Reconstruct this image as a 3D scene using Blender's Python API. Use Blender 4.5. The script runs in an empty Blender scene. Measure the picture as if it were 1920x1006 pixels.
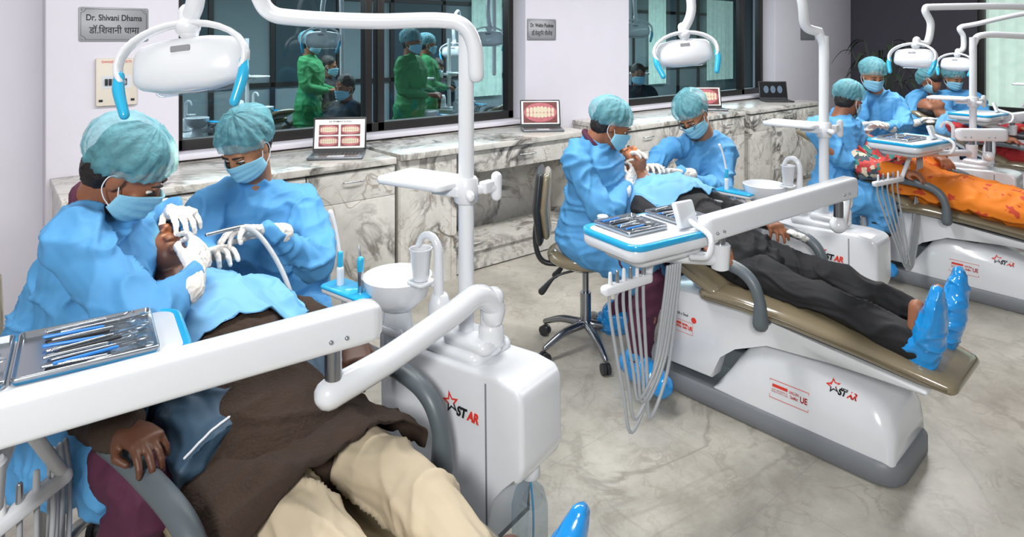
import bpy, bmesh, math, random
from mathutils import Vector, Matrix, noise
from mathutils.bvhtree import BVHTree
random.seed(4)
PI=math.pi
V=Vector
H=1.6; F=1200.; CX=960.; CY=75.
TH=math.radians(50.4); SN=math.sin(TH); CS=math.cos(TH)
RIGHT=V((SN,-CS,0)); FWD=V((CS,SN,0)); UP=V((0,0,1)); CAM=V((0,0,H))
SC=bpy.context.scene; COL=SC.collection
SC.view_settings.view_transform='Standard'
def P(px,py,d=None,x=None,y=None,z=None):
    r=FWD+RIGHT*((px-CX)/F)+UP*((CY-py)/F)
    if d is not None: t=d
    elif z is not None: t=(z-H)/r.z
    elif x is not None: t=x/r.x
    else: t=y/r.y
    return CAM+r*t
# ---------------------------------------------------------------- materials
def lin(h):
    h=h.lstrip('#'); c=[int(h[i:i+2],16)/255 for i in (0,2,4)]
    return tuple([(x/12.92 if x<=.04045 else ((x+.055)/1.055)**2.4) for x in c]+[1])
MATS={}
def mat(name,col,rough=.5,metal=0,bump=0,bscale=40,var=0,vscale=6,coat=0,trans=0,emis=0,sub=0,alpha=1,voro=False,spot=None):
    if name in MATS: return MATS[name]
    m=bpy.data.materials.new(name); m.use_nodes=True; nt=m.node_tree; b=nt.nodes['Principled BSDF']
    c=lin(col); b.inputs['Base Color'].default_value=c
    b.inputs['Roughness'].default_value=rough; b.inputs['Metallic'].default_value=metal
    b.inputs['Coat Weight'].default_value=coat; b.inputs['Coat Roughness'].default_value=.08
    b.inputs['Transmission Weight'].default_value=trans
    b.inputs['Alpha'].default_value=alpha
    if sub: b.inputs['Subsurface Weight'].default_value=sub; b.inputs['Subsurface Scale'].default_value=.01
    if emis: b.inputs['Emission Color'].default_value=c; b.inputs['Emission Strength'].default_value=emis
    tc=nt.nodes.new('ShaderNodeTexCoord')
    n=nt.nodes.new('ShaderNodeTexNoise'); n.inputs['Scale'].default_value=vscale; n.inputs['Detail'].default_value=5
    nt.links.new(tc.outputs['Object'],n.inputs['Vector'])
    mx=nt.nodes.new('ShaderNodeMix'); mx.data_type='RGBA'
    v=var if var else .03
    mx.inputs[6].default_value=tuple([max(0,x*(1-v)) for x in c[:3]]+[1]); mx.inputs[7].default_value=tuple([min(1,x*(1+v)) for x in c[:3]]+[1])
    nt.links.new(n.outputs['Fac'],mx.inputs[0]); out=mx.outputs[2]
    if spot:
        s=nt.nodes.new('ShaderNodeTexNoise'); s.inputs['Scale'].default_value=spot[1]; s.inputs['Detail'].default_value=3; nt.links.new(tc.outputs['Object'],s.inputs['Vector'])
        r=nt.nodes.new('ShaderNodeMapRange'); r.inputs['From Min'].default_value=spot[2]; r.inputs['From Max'].default_value=spot[2]+.03; nt.links.new(s.outputs['Fac'],r.inputs['Value'])
        m2=nt.nodes.new('ShaderNodeMix'); m2.data_type='RGBA'; nt.links.new(r.outputs[0],m2.inputs[0]); nt.links.new(out,m2.inputs[6]); m2.inputs[7].default_value=lin(spot[0]); out=m2.outputs[2]
    nt.links.new(out,b.inputs['Base Color'])
    if bump:
        n2=nt.nodes.new('ShaderNodeTexNoise'); n2.inputs['Scale'].default_value=bscale; n2.inputs['Detail'].default_value=4
        if voro:
            n2.noise_type='RIDGED_MULTIFRACTAL'; n2.inputs['Detail'].default_value=2.5; n2.inputs['Distortion'].default_value=.6; n2.inputs['Roughness'].default_value=.45
        nt.links.new(tc.outputs['Object'],n2.inputs['Vector']); out=n2.outputs['Fac']
        bp=nt.nodes.new('ShaderNodeBump'); bp.inputs['Strength'].default_value=bump; bp.inputs['Distance'].default_value=.01 if not voro else .012
        nt.links.new(out,bp.inputs['Height']); nt.links.new(bp.outputs[0],b.inputs['Normal'])
    MATS[name]=m; return m
def marble(name,base,vein,scale,width,rough=.3,tile=None,mott=.1,vein2=None,st=.95,fine=0):
    m=bpy.data.materials.new(name); m.use_nodes=True; nt=m.node_tree; N=nt.nodes; L=nt.links; b=N['Principled BSDF']
    b.inputs['Roughness'].default_value=rough
    g=N.new('ShaderNodeNewGeometry')
    def vn(sc,w,dist,col,prev,strength):
        n=N.new('ShaderNodeTexNoise'); n.inputs['Scale'].default_value=sc; n.inputs['Detail'].default_value=7; n.inputs['Distortion'].default_value=dist; n.inputs['Roughness'].default_value=.55
        L.new(g.outputs['Position'],n.inputs['Vector'])
        s=N.new('ShaderNodeMath'); s.operation='SUBTRACT'; s.inputs[1].default_value=.5; L.new(n.outputs['Fac'],s.inputs[0])
        a=N.new('ShaderNodeMath'); a.operation='ABSOLUTE'; L.new(s.outputs[0],a.inputs[0])
        r=N.new('ShaderNodeMapRange'); r.inputs['From Min'].default_value=0; r.inputs['From Max'].default_value=w; r.inputs['To Min'].default_value=strength; r.inputs['To Max'].default_value=0
        L.new(a.outputs[0],r.inputs['Value'])
        k=N.new('ShaderNodeTexNoise'); k.inputs['Scale'].default_value=sc*.9; k.inputs['Detail'].default_value=2
        L.new(g.outputs['Position'],k.inputs['Vector'])
        k2=N.new('ShaderNodeMapRange'); k2.inputs['From Min'].default_value=.42; k2.inputs['From Max'].default_value=.62; L.new(k.outputs['Fac'],k2.inputs['Value'])
        mu=N.new('ShaderNodeMath'); mu.operation='MULTIPLY'; L.new(r.outputs[0],mu.inputs[0]); L.new(k2.outputs[0],mu.inputs[1])
        x=N.new('ShaderNodeMix'); x.data_type='RGBA'; L.new(mu.outputs[0],x.inputs[0]); x.inputs[7].default_value=lin(col)
        L.new(prev,x.inputs[6])
        return x.outputs[2]
    n0=N.new('ShaderNodeTexNoise'); n0.inputs['Scale'].default_value=scale*1.8; n0.inputs['Detail'].default_value=10; n0.inputs['Roughness'].default_value=.7; L.new(g.outputs['Position'],n0.inputs['Vector'])
    n1=N.new('ShaderNodeMapRange'); n1.inputs['From Min'].default_value=.3; n1.inputs['From Max'].default_value=.7; L.new(n0.outputs['Fac'],n1.inputs['Value'])
    x0=N.new('ShaderNodeMix'); x0.data_type='RGBA'; bc=lin(base); x0.inputs[6].default_value=tuple([c*(1-mott*q) for c,q in zip(bc[:3],(2.0,2.05,2.15))]+[1]); x0.inputs[7].default_value=tuple([min(1,c*(1+mott)) for c in bc[:3]]+[1])
    L.new(n1.outputs[0],x0.inputs[0])
    o=vn(scale,width,1.6,vein,x0.outputs[2],st)
    o=vn(scale*2.3,width*.6,1.2,vein2 or vein,o,st*.75)
    if fine: o=vn(scale*7,width*1.2,1.0,vein2,o,fine)
    if tile:
        br=N.new('ShaderNodeTexBrick'); br.inputs['Scale'].default_value=1; br.inputs['Mortar Size'].default_value=.0011; br.inputs['Brick Width'].default_value=tile[0]; br.inputs['Row Height'].default_value=tile[1]; br.offset=0
        mp=N.new('ShaderNodeMapping'); mp.inputs['Location'].default_value=(.35,.1,0)
        L.new(g.outputs['Position'],mp.inputs['Vector']); L.new(mp.outputs[0],br.inputs['Vector'])
        x=N.new('ShaderNodeMix'); x.data_type='RGBA'; L.new(br.outputs['Fac'],x.inputs[0]); L.new(o,x.inputs[6]); x.inputs[7].default_value=lin('#8f8b84'); o=x.outputs[2]
    L.new(o,b.inputs['Base Color']); return m
WHITE=mat('white_enamel','#d9dce1',.2,coat=.4)
WHITE2=mat('white_plastic','#cfd3d9',.35)
WALL=mat('wall_paint','#d5d2dc',.7,bump=.05,bscale=120)
MARB=marble('counter_marble','#d3d0ca','#3d3936',2.3,.06,.25,mott=.11,vein2='#857869')
FLOOR=marble('floor_marble','#b0aca3','#77726a',1.1,.03,.3,tile=(1.25,.62),mott=.22,vein2='#877f72',st=.6,fine=.55)
FRAME=mat('dark_window_frame','#1f1d1c',.4)
GREY=mat('grey_plastic','#74787e',.45)
ARMG=mat('armrest_grey','#586167',.4)
TAN=mat('tan_vinyl','#7d725c',.16,coat=.7,bump=.05,bscale=15)
TAND=mat('tan_piping','#5d5341',.3)
CHROME=mat('chrome','#9a9da2',.22,metal=1)
STEEL=mat('instrument_steel','#b9bec4',.25,metal=1)
DARK=mat('dark_plastic','#26282b',.4)
HOSE=mat('grey_hose','#a0a4a8',.4)
GOWN=mat('blue_gown','#4e93c8',.72,bump=.4,bscale=7,voro=True,var=.1)
DRAPE=mat('blue_drape','#69a5d2',.65,bump=.4,bscale=7,voro=True,var=.06)
CAP=mat('teal_cap','#74bdcb',.6,bump=.5,bscale=70,var=.4,vscale=40,alpha=.46)
CAPC=mat('teal_head_cloth','#3f93a6',.7,bump=.5,bscale=40)
MASK=mat('mask_cloth','#86c0d8',.75,bump=.15,bscale=90)
MASKL=mat('mask_loop','#dfe6ea',.7)
GLOVE=mat('latex_glove','#d8d3cd',.45,bump=.6,bscale=45,voro=True)
SKIN=mat('skin_brown','#8f5b40',.5,sub=.1,var=.1)
SKIN2=mat('skin_light_brown','#a77454',.5,sub=.1,var=.1)
SKIN3=mat('skin_dark_brown','#563423',.5,var=.12)
HAIR=mat('black_hair','#17120f',.5,bump=.5,bscale=200)
EYEW=mat('eye_white','#d8d4ce',.2); IRIS=mat('iris','#1c120c',.1)
SHOEB=mat('blue_shoe_cover','#1789d2',.18,coat=.5,bump=.8,bscale=11,voro=True,var=.12)
FILM=mat('blue_film','#1f9fd4',.22,coat=.4,bump=.3,bscale=25)
TEAL=mat('lamp_handle_blue','#2ba9d4',.25,coat=.3)
BURG=mat('burgundy_trousers','#4a1b36',.8,bump=.4,bscale=10,voro=True)
BROWN=mat('brown_shawl','#33251c',.95,bump=.5,bscale=140,var=.2,vscale=30)
JACK=mat('slate_jacket','#2e465a',.6,bump=.5,bscale=11,voro=True)
BEIGE=mat('beige_trousers','#b8aa92',.85,bump=.5,bscale=7,voro=True,var=.08)
BLACKC=mat('black_cloth','#17181c',.8,bump=.5,bscale=9,voro=True,var=.2)
SOCK=mat('brown_sock','#2c1e19',.9,bump=.3,var=.5,vscale=60)
ORANGE=mat('orange_cloth','#d9760f',.75,bump=.8,bscale=10,voro=True,var=.12,spot=('#b93a1c',14,.60))
GREEN=mat('green_scrubs','#2f8a52',.8,var=.1,bump=.5,bscale=8,voro=True)
RED=mat('red_ink','#d8372a',.5); BLACK=mat('black_ink','#17171a',.5)
PLAQUE=mat('plaque_metal','#8b8d92',.45,metal=.3,bump=.05,bscale=200)
PANEL=mat('panel_cream','#cfc7ba',.5)
REDC=mat('red_cloth','#a8252a',.8,bump=.3,bscale=12)
PAPER=mat('white_tissue','#e8e8e6',.9)
def pattern_mat():
    m=mat('patterned_scarf','#b4423f',.8,bump=.2,bscale=30)
    nt=m.node_tree; b=nt.nodes['Principled BSDF']
    tc=nt.nodes.new('ShaderNodeTexCoord'); v=nt.nodes.new('ShaderNodeTexVoronoi'); v.inputs['Scale'].default_value=30; v.distance='CHEBYCHEV'
    nt.links.new(tc.outputs['Object'],v.inputs['Vector'])
    s=nt.nodes.new('ShaderNodeSeparateColor'); nt.links.new(v.outputs['Color'],s.inputs[0])
    r=nt.nodes.new('ShaderNodeValToRGB'); r.color_ramp.interpolation='CONSTANT'
    cs=['#a83a3a','#2f7f78','#c9b7a0','#b84c44','#37474f','#b83c38']
    e=r.color_ramp.elements; e[0].color=lin(cs[0]); e[1].position=.2; e[1].color=lin(cs[1])
    for i,c in enumerate(cs[2:]): q=e.new(.35+.15*i); q.color=lin(c)
    nt.links.new(s.outputs[0],r.inputs[0]); nt.links.new(r.outputs[0],b.inputs['Base Color']); return m
PATT=pattern_mat()
def glassmat(name,tint,gl):
    m=bpy.data.materials.new(name); m.use_nodes=True; nt=m.node_tree; nt.nodes.remove(nt.nodes['Principled BSDF'])
    o=nt.nodes['Material Output']; t=nt.nodes.new('ShaderNodeBsdfTransparent'); t.inputs[0].default_value=lin(tint)
    g=nt.nodes.new('ShaderNodeBsdfGlossy'); g.inputs['Roughness'].default_value=.02; mx=nt.nodes.new('ShaderNodeMixShader'); mx.inputs[0].default_value=gl
    nt.links.new(t.outputs[0],mx.inputs[1]); nt.links.new(g.outputs[0],mx.inputs[2]); nt.links.new(mx.outputs[0],o.inputs[0]); return m
GLASS=glassmat('window_glass','#ccd8db',.03)
CLEAR=glassmat('clear_plastic','#e6eef4',.16)
# ---------------------------------------------------------------- object helpers
def finish(bm): bmesh.ops.recalc_face_normals(bm,faces=bm.faces)
def link_mesh(name,me,m,parent,angle=45):
    o=bpy.data.objects.new(name,me); COL.objects.link(o)
    ms=m if isinstance(m,(list,tuple)) else [m]
    if len(me.materials): me.materials.clear()
    for k in ms: me.materials.append(k)
    me.polygons.foreach_set('use_smooth',[True]*len(me.polygons))
    if angle: me.set_sharp_from_angle(angle=math.radians(angle))
    setp(o,parent); return o
def setp(o,parent):
    if parent:
        o.parent=parent
        if parent.type=='EMPTY':
            o.matrix_parent_inverse=(Matrix.Translation(parent.location)@parent.rotation_euler.to_matrix().to_4x4()).inverted()
def obj(name,bm,m,parent=None,angle=45,label=None):
    finish(bm); me=bpy.data.meshes.new(name); bm.to_mesh(me); bm.free()
    o=link_mesh(name,me,m,parent,angle)
    if label: o['label']=label
    return o
def tag(o,label,cat,group=None):
    o['label']=label; o['category']=cat
    if group: o['group']=group
    return o
def thing(name,label,cat,loc=(0,0,0),group=None):
    o=bpy.data.objects.new(name,None); COL.objects.link(o); o.location=loc; o.empty_display_size=.1
    return tag(o,label,cat,group)
def struct(name,bm,m): o=obj(name,bm,m,None,30); o['kind']='structure'; return o
def copy_tree(o,parent=None):
    c=o.copy(); COL.objects.link(c)
    if parent: c.parent=parent
    for ch in list(o.children): copy_tree(ch,c)
    return c
B=bmesh.new
def bevel(bm,vs,w,seg=3):
    if w<=0: return
    es=list({e for v in vs for e in v.link_edges})
    bmesh.ops.bevel(bm,geom=es,offset=w,segments=seg,affect='EDGES',profile=.5,clamp_overlap=True)
def box(bm,c,s,rz=0,bev=0,M=None,seg=3):
    m=Matrix.Translation(V(c))@Matrix.Rotation(rz,4,'Z')@Matrix.Diagonal((s[0],s[1],s[2],1))
    if M: m=M@m
    r=bmesh.ops.create_cube(bm,size=1,matrix=m); bevel(bm,r['verts'],bev,seg)
def ell(bm,c,r,M=None,u=20,v=14):
    m=Matrix.Translation(V(c))@Matrix.Diagonal((r[0],r[1],r[2],1))
    if M: m=M@m
    bmesh.ops.create_uvsphere(bm,u_segments=u,v_segments=v,radius=1,matrix=m)
def loft(bm,rings,ca=True,cb=True,closed=True):
    vr=[[bm.verts.new(p) for p in r] for r in rings]; n=len(vr[0])
    for a,b in zip(vr,vr[1:]):
        for i in range(n if closed else n-1):
            j=(i+1)%n
            try: bm.faces.new((a[i],a[j],b[j],b[i]))
            except ValueError: pass
    if ca and closed: bm.faces.new(list(reversed(vr[0])))
    if cb and closed: bm.faces.new(vr[-1])
    return vr
def spath(pts,n=6):
    pts=[V(p) for p in pts]
    if len(pts)<3: return pts
    q=[pts[0]*2-pts[1]]+pts+[pts[-1]*2-pts[-2]]; out=[]
    for i in range(1,len(q)-2):
        a,b,c,d=q[i-1:i+3]
        for k in range(n):
            t=k/n; out.append(.5*((2*b)+(c-a)*t+(2*a-5*b+4*c-d)*t*t+(3*b-a-3*c+d)*t**3))
    out.append(pts[-1]); return out
def rpath(rs,n=6):
    out=[]
    for a,b in zip(rs,rs[1:]):
        for k in range(n): out.append(a+(b-a)*k/n)
    return out+[rs[-1]]
def tube(bm,pts,r,seg=12,rnd=True,M=None):
    pts=[V(p) for p in pts]
    if not isinstance(r,(list,tuple)): r=[r]*len(pts)
    T=[]
    for i in range(len(pts)):
        a=pts[max(i-1,0)]; b=pts[min(i+1,len(pts)-1)]; T.append((b-a).normalized())
    n=T[0].orthogonal().normalized(); rings=[]
    def ring(c,t,n,rr):
        b=t.cross(n); return [c+(n*math.cos(2*PI*k/seg)+b*math.sin(2*PI*k/seg))*rr for k in range(seg)]
    if rnd:
        for a in (80,50,25): q=math.radians(a); rings.append(ring(pts[0]-T[0]*r[0]*math.sin(q),T[0],n,r[0]*math.cos(q)))
    for i,p in enumerate(pts):
        t=T[i]; n=(n-t*n.dot(t)).normalized(); rings.append(ring(p,t,n,r[i]))
    if rnd:
        for a in (25,50,80): q=math.radians(a); rings.append(ring(pts[-1]+T[-1]*r[-1]*math.sin(q),T[-1],n,r[-1]*math.cos(q)))
    if M: rings=[[M@p for p in g] for g in rings]
    loft(bm,rings)
def stube(bm,pts,r,seg=12,n=6,M=None,rnd=True):
    p=spath(pts,n); rr=rpath(r,n) if isinstance(r,(list,tuple)) and len(pts)>2 else r
    tube(bm,p,rr,seg,rnd,M)
def pad(bm,path,lat,n=24,e=4,M=None,rnd=True):
    lat=V(lat).normalized(); pts=[V(p[0]) for p in path]; rings=[]
    def ring(c,t,hw,ht):
        l=(lat-t*lat.dot(t)).normalized(); u=l.cross(t).normalized(); out=[]
        for k in range(n):
            a=2*PI*k/n; ca,sa=math.cos(a),math.sin(a)
            out.append(c+l*hw*math.copysign(abs(ca)**(2/e),ca)+u*ht*math.copysign(abs(sa)**(2/e),sa))
        return out
    N=len(pts)
    T=[(pts[min(i+1,N-1)]-pts[max(i-1,0)]).normalized() for i in range(N)]
    def ends(i,s):
        c,hw,ht=pts[i],path[i][1],path[i][2]; g=[]
        for a in (25,50,75,88): q=math.radians(a); g.append(ring(c+T[i]*s*ht*math.sin(q),T[i],hw-ht*(1-math.cos(q)),max(ht*math.cos(q),.0005)))
        return g
    if rnd: rings+=list(reversed(ends(0,-1)))
    for i in range(N): rings.append(ring(pts[i],T[i],path[i][1],path[i][2]))
    if rnd: rings+=ends(N-1,1)
    if M: rings=[[M@p for p in g] for g in rings]
    loft(bm,rings)
def lathe(bm,prof,c,seg=32,M=None):
    rings=[[V(c)+V((r*math.cos(2*PI*k/seg),r*math.sin(2*PI*k/seg),z)) for k in range(seg)] for r,z in prof]
    if M: rings=[[M@p for p in g] for g in rings]
    loft(bm,rings)
def cyl(bm,c,r,h,M=None,seg=24,b=.003): lathe(bm,[(max(r-b,.0002),0),(r,b),(r,h-b),(max(r-b,.0002),h)],c,seg,M)
def rrect(hx,hy,r,n=6):
    out=[]
    for cx,cy,a0 in ((hx-r,hy-r,0),(-hx+r,hy-r,90),(-hx+r,-hy+r,180),(hx-r,-hy+r,270)):
        for k in range(n+1): a=math.radians(a0+90*k/n); out.append((cx+r*math.cos(a),cy+r*math.sin(a)))
    return out
def plate(bm,c,hx,hy,r,z0,z1,b=.004,rz=0,M=None,dish=None):
    m=Matrix.Translation(V(c))@Matrix.Rotation(rz,4,'Z')
    if M: m=M@m
    R=[]
    lv=[(b,z0),(0,z0+b),(0,z1-b),(b,z1)]
    if dish: lv+=[(dish[0],z1),(dish[0]+.004,z1-dish[1])]
    for i,z in lv: R.append([m@V((x,y,z)) for x,y in rrect(hx-i,hy-i,max(r-i,.001))])
    loft(bm,R)
def prism(bm,prof,u0,u1,bev=.01,seg=3,M=None):
    a=[V((u0,p[0],p[1])) for p in prof]; b=[V((u1,p[0],p[1])) for p in prof]
    if M: a=[M@p for p in a]; b=[M@p for p in b]
    vr=loft(bm,[a,b]); bevel(bm,[v for r in vr for v in r],bev,seg)
def frame(o,x,y):
    x=V(x).normalized(); y=V(y); z=x.cross(y).normalized(); y=z.cross(x)
    return Matrix(((x.x,y.x,z.x,o[0]),(x.y,y.y,z.y,o[1]),(x.z,y.z,z.z,o[2]),(0,0,0,1)))
def bake(o):
    dg=bpy.context.evaluated_depsgraph_get()
    me=bpy.data.meshes.new_from_object(o.evaluated_get(dg)); o.modifiers.clear(); o.data=me
def wrap(o,target,off=.0015):
    s=o.modifiers.new('w','SHRINKWRAP'); s.target=target; s.wrap_method='NEAREST_SURFACEPOINT'; s.wrap_mode='ABOVE_SURFACE'; s.offset=off
    bpy.context.view_layer.update(); bake(o)
def text(s,size,m,M,parent,name='lettering',ext=.0006,sx=1,bold=0,fit=None,shear=0,force=False):
    cu=bpy.data.curves.new('t','FONT'); cu.body=s; cu.size=size; cu.align_x='CENTER'; cu.align_y='CENTER'; cu.extrude=ext; cu.offset=bold; cu.shear=shear
    t=bpy.data.objects.new('t',cu); COL.objects.link(t); dg=bpy.context.evaluated_depsgraph_get()
    me=bpy.data.meshes.new_from_object(t.evaluated_get(dg)); bpy.data.objects.remove(t)
    if fit:
        w=max(v.co.x for v in me.vertices)-min(v.co.x for v in me.vertices); sx=(fit/w if force else min(1,fit/w)) if w else 1
    me.transform(M@Matrix.Diagonal((sx,1,1,1))); return link_mesh(name,me,m,parent,0)
def blob(name,bm,m,parent,voxel=.012,sm=5,crease=0,cs=7,sd=0,stretch=(1,1,.45),label=None):
    finish(bm); me=bpy.data.meshes.new(name); bm.to_mesh(me); bm.free()
    o=link_mesh(name,me,m,None,0)
    r=o.modifiers.new('r','REMESH'); r.mode='VOXEL'; r.voxel_size=voxel
    if sm: s=o.modifiers.new('s','SMOOTH'); s.factor=.5; s.iterations=sm
    bpy.context.view_layer.update(); bake(o); me=o.data
    if crease:
        off=V((sd*3.7,sd*1.3,sd*2.1)); sx,sy,sz=stretch
        nn=[v.normal.copy() for v in me.vertices]; N=noise.noise
        for v,nv in zip(me.vertices,nn):
            c0=v.co; w=noise.noise_vector(c0*4+off)*.08
            pa=V((c0.x*sx,c0.y*sy,c0.z*sz))+w; pb=V(((c0.x+c0.y)*.4,(c0.x-c0.y)*.4+c0.z*.6,c0.z*1.1-c0.x*.4))+w
            mk=N(c0*2.6+off*4)
            a=abs(N(pa*cs+off)); b=abs(N(pb*cs*1.2+off*2)); c=N(c0*cs*.6+off*3); d=abs(N((pa+pb)*cs*1.2+off))
            ra=max(0,1-a*4)**1.7; rb=max(0,1-b*4)**1.7; rd=max(0,1-d*4)**1.8
            k=ra*(.9+1.2*mk)+rb*(.9-1.2*mk)+rd*.25+c*.8
            v.co+=nv*crease*(k-.45)
    me.polygons.foreach_set('use_smooth',[True]*len(me.polygons))
    if len(me.materials)==0: me.materials.append(m)
    setp(o,parent)
    if label: o['label']=label
    return o
# ---------------------------------------------------------------- room
bm=B(); box(bm,(4,1,-.05),(16,12,.1)); struct('floor',bm,FLOOR)
YP,YW=4.10,4.28
bm=B()
box(bm,(3.45,YW+.06,.465),(13,.12,.93)); box(bm,(3.45,YW+.06,2.65),(13,.12,.3))
for a,b in ((-3.05,.88),(3.54,4.88),(7.69,9.95)): box(bm,((a+b)/2,YW+.06,1.715),(b-a,.12,1.57))
for a,b in ((.25,.88),(3.54,4.88),(7.69,9.9)): box(bm,((a+b)/2,(YP+YW)/2,1.4),(b-a,YW-YP,2.8),bev=.008)
struct('wall_back',bm,WALL)
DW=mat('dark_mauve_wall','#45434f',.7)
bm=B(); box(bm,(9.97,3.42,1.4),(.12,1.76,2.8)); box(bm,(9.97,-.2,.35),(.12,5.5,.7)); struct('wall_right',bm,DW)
def window(n,x0,x1,mull,z0=.93,z1=2.5):
    bm=B(); w=.055
    box(bm,((x0+x1)/2,YW+.02,z0+w/2),(x1-x0,.08,w+.02),bev=.004); box(bm,((x0+x1)/2,YW+.02,z1-w/2),(x1-x0,.08,w),bev=.004)
    for x in [x0+w/2,x1-w/2]+mull: box(bm,(x,YW+.02,(z0+z1)/2),(w,.08,z1-z0),bev=.004)
    o=struct('window_%d'%n,bm,FRAME)
    g=B(); box(g,((x0+x1)/2,YW+.05,(z0+z1)/2),(x1-x0-.02,.006,z1-z0-.02)); obj('pane',g,GLASS,o)
    s=B(); box(s,((x0+x1)/2,YW-.06,z0-.02),(x1-x0,.2,.035),bev=.006); obj('sill',s,WALL,o)
window(1,.88,3.54,[2.17,2.27]); window(2,4.88,7.69,[7.22])
bm=B()
for y in (2.5,1.35,.1,-1.2): box(bm,(9.95,y,1.75),(.08,.07,2.1),bev=.004)
for z in (.72,2.78): box(bm,(9.95,.65,z),(.08,3.8,.07),bev=.004)
w3=struct('window_3',bm,FRAME)
DAY=mat('daylight_curtain','#b9d0c6',.8,emis=.75,var=.45,vscale=9)  # daylight glow is put into the cloth as emission
def curtain(x0,x1,y0,y1,z0,z1,lab,grp=None,n=60):
    bm=B(); rg=[]; a=V((x0,y0,0)); b=V((x1,y1,0)); nn=(b-a).cross(UP).normalized()
    for i in range(n+1):
        p=a.lerp(b,i/n)+nn*.025*math.sin(i*1.7); rg.append([p+UP*z0,p+UP*z1])
    loft(bm,rg,False,False,False); tag(obj('curtain',bm,DAY),lab,'curtain',grp)
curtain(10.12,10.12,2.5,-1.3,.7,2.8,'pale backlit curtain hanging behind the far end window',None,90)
BR=mat('back_room_wall','#849297',.8); BRF=mat('back_room_floor','#8f999c',.4)  # room built behind the glass stands in for the windows' reflections
bm=B(); box(bm,(7.5,7.9,-.05),(22,7.0,.1)); struct('floor_back_room',bm,BRF)
bm=B(); box(bm,(7.5,10.2,1.4),(22,.1,2.8)); box(bm,(-3.2,7.3,1.4),(.1,5.9,2.8)); box(bm,(18.2,7.3,1.4),(.1,5.9,2.8)); box(bm,(14.2,4.4,1.4),(8.1,.1,2.8)); struct('wall_back_room',bm,BR)  # end walls added so ambient light does not leak in
bm=B(); box(bm,(7.5,7.3,2.85),(22,5.9,.1)); struct('ceiling',bm,BR)  # roof slab added to keep world light out from above
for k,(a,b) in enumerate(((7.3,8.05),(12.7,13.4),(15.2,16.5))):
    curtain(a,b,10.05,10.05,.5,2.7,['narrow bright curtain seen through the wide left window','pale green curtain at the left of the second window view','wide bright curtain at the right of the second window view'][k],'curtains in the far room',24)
TD=mat('dark_teal_door','#26424c',.4)
bm=B()
for x in (1.6,2.6,3.5,4.6,5.6,6.7,8.6,9.6,11,12.2,14,14.9): box(bm,(x,10.12,1.45),(.07,.05,2.5))
for z in (.9,2.3): box(bm,(8,10.12,z),(15,.05,.07))
struct('trim_1',bm,FRAME)
bm=B()
for a,b in ((1.65,2.55),(3.55,4.55),(5.65,6.65),(8.65,9.55),(11.05,12.15)): box(bm,((a+b)/2,10.13,1.6),(b-a,.03,1.35))
struct('trim_2',bm,TD)
# ---------------------------------------------------------------- counters
def counter(x0,x1,label,kind,yf=3.5,zt=.88,segs=None):
    t=thing('counter',label,'counter',((x0+x1)/2,3.8,0))
    bm=B(); box(bm,((x0+x1)/2,(yf-.02+YP)/2,zt-.02),(x1-x0,YP-yf+.02,.04),bev=.004)
    for a,b in (segs or []): box(bm,((a+b)/2,YP+.085,zt-.02),(b-a,.18,.04))
    obj('countertop',bm,MARB,t)
    if kind=='desk':
        bm=B(); w=.42
        box(bm,(x0+.03,(yf+YP)/2,zt/2-.02),(.04,YP-yf-.02,zt-.04)); box(bm,(x0+w,(yf+YP)/2,zt/2-.02),(.04,YP-yf-.02,zt-.04)); box(bm,(x0+w/2,yf+.03,zt/2-.02),(w,.03,zt-.04))
        obj('side_cabinet',bm,MARB,t)
        bm=B(); box(bm,(x1-.03,(yf+YP)/2,zt/2-.02),(.05,YP-yf-.02,zt-.04)); obj('side_panel',bm,MARB,t)
        bm=B(); box(bm,((x0+x1)/2,YP-.03,zt/2),(x1-x0-.1,.03,zt-.05)); obj('back_panel',bm,MARB,t)
        bm=B(); box(bm,((x0+w+x1)/2,yf+.2,.16),(x1-x0-w-.08,.36,.04)); box(bm,((x0+w+x1)/2,yf+.05,.08),(x1-x0-w-.08,.03,.14)); obj('lower_shelf',bm,MARB,t)
        bm=B(); box(bm,((x0+w+x1)/2,yf+.02,zt-.12),(x1-x0-w-.1,.03,.15),bev=.003); dr=obj('drawer',bm,MARB,t)
        bm=B(); xc=(x0+w+x1)/2; stube(bm,[(xc-.07,yf+.01,zt-.11),(xc-.065,yf-.02,zt-.11),(xc+.065,yf-.02,zt-.11),(xc+.07,yf+.01,zt-.11)],.004,8); obj('handle',bm,STEEL,dr)
    else:
        bm=B(); box(bm,((x0+x1)/2,(yf+.03+YP)/2,zt/2-.02),(x1-x0-.02,YP-yf-.03,zt-.04)); obj('carcass',bm,MARB,t)
        n=max(1,round((x1-x0)/.6)); w=(x1-x0)/n
        for i in range(n):
            xa=x0+i*w
            bm=B(); box(bm,(xa+w/2,yf+.01,zt-.14),(w-.008,.03,.175),bev=.002); dr=obj('drawer',bm,MARB,t)
            bm=B(); xc=xa+w/2; stube(bm,[(xc-.06,yf,zt-.11),(xc-.055,yf-.025,zt-.11),(xc+.055,yf-.025,zt-.11),(xc+.06,yf,zt-.11)],.004,8); obj('handle',bm,STEEL,dr)
            bm=B(); box(bm,(xa+w/2,yf+.01,(zt-.235)/2+.03),(w-.008,.03,zt-.235-.05),bev=.002); obj('door',bm,MARB,t)
counter(.27,1.96,'veined marble counter under the laptop with four tooth photos','cab',segs=[(.885,1.96)])
counter(2.02,3.72,'marble desk with a knee space and one wide drawer beside the pillar','desk',yf=3.55,segs=[(2.02,3.53)])
counter(4.1,5.95,'marble counter behind the second chair, below the narrower window','cab',segs=[(4.89,5.95)])
counter(6.05,7.6,'farthest marble counter carrying the dark screened laptop','cab',segs=[(6.05,7.6)])
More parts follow.
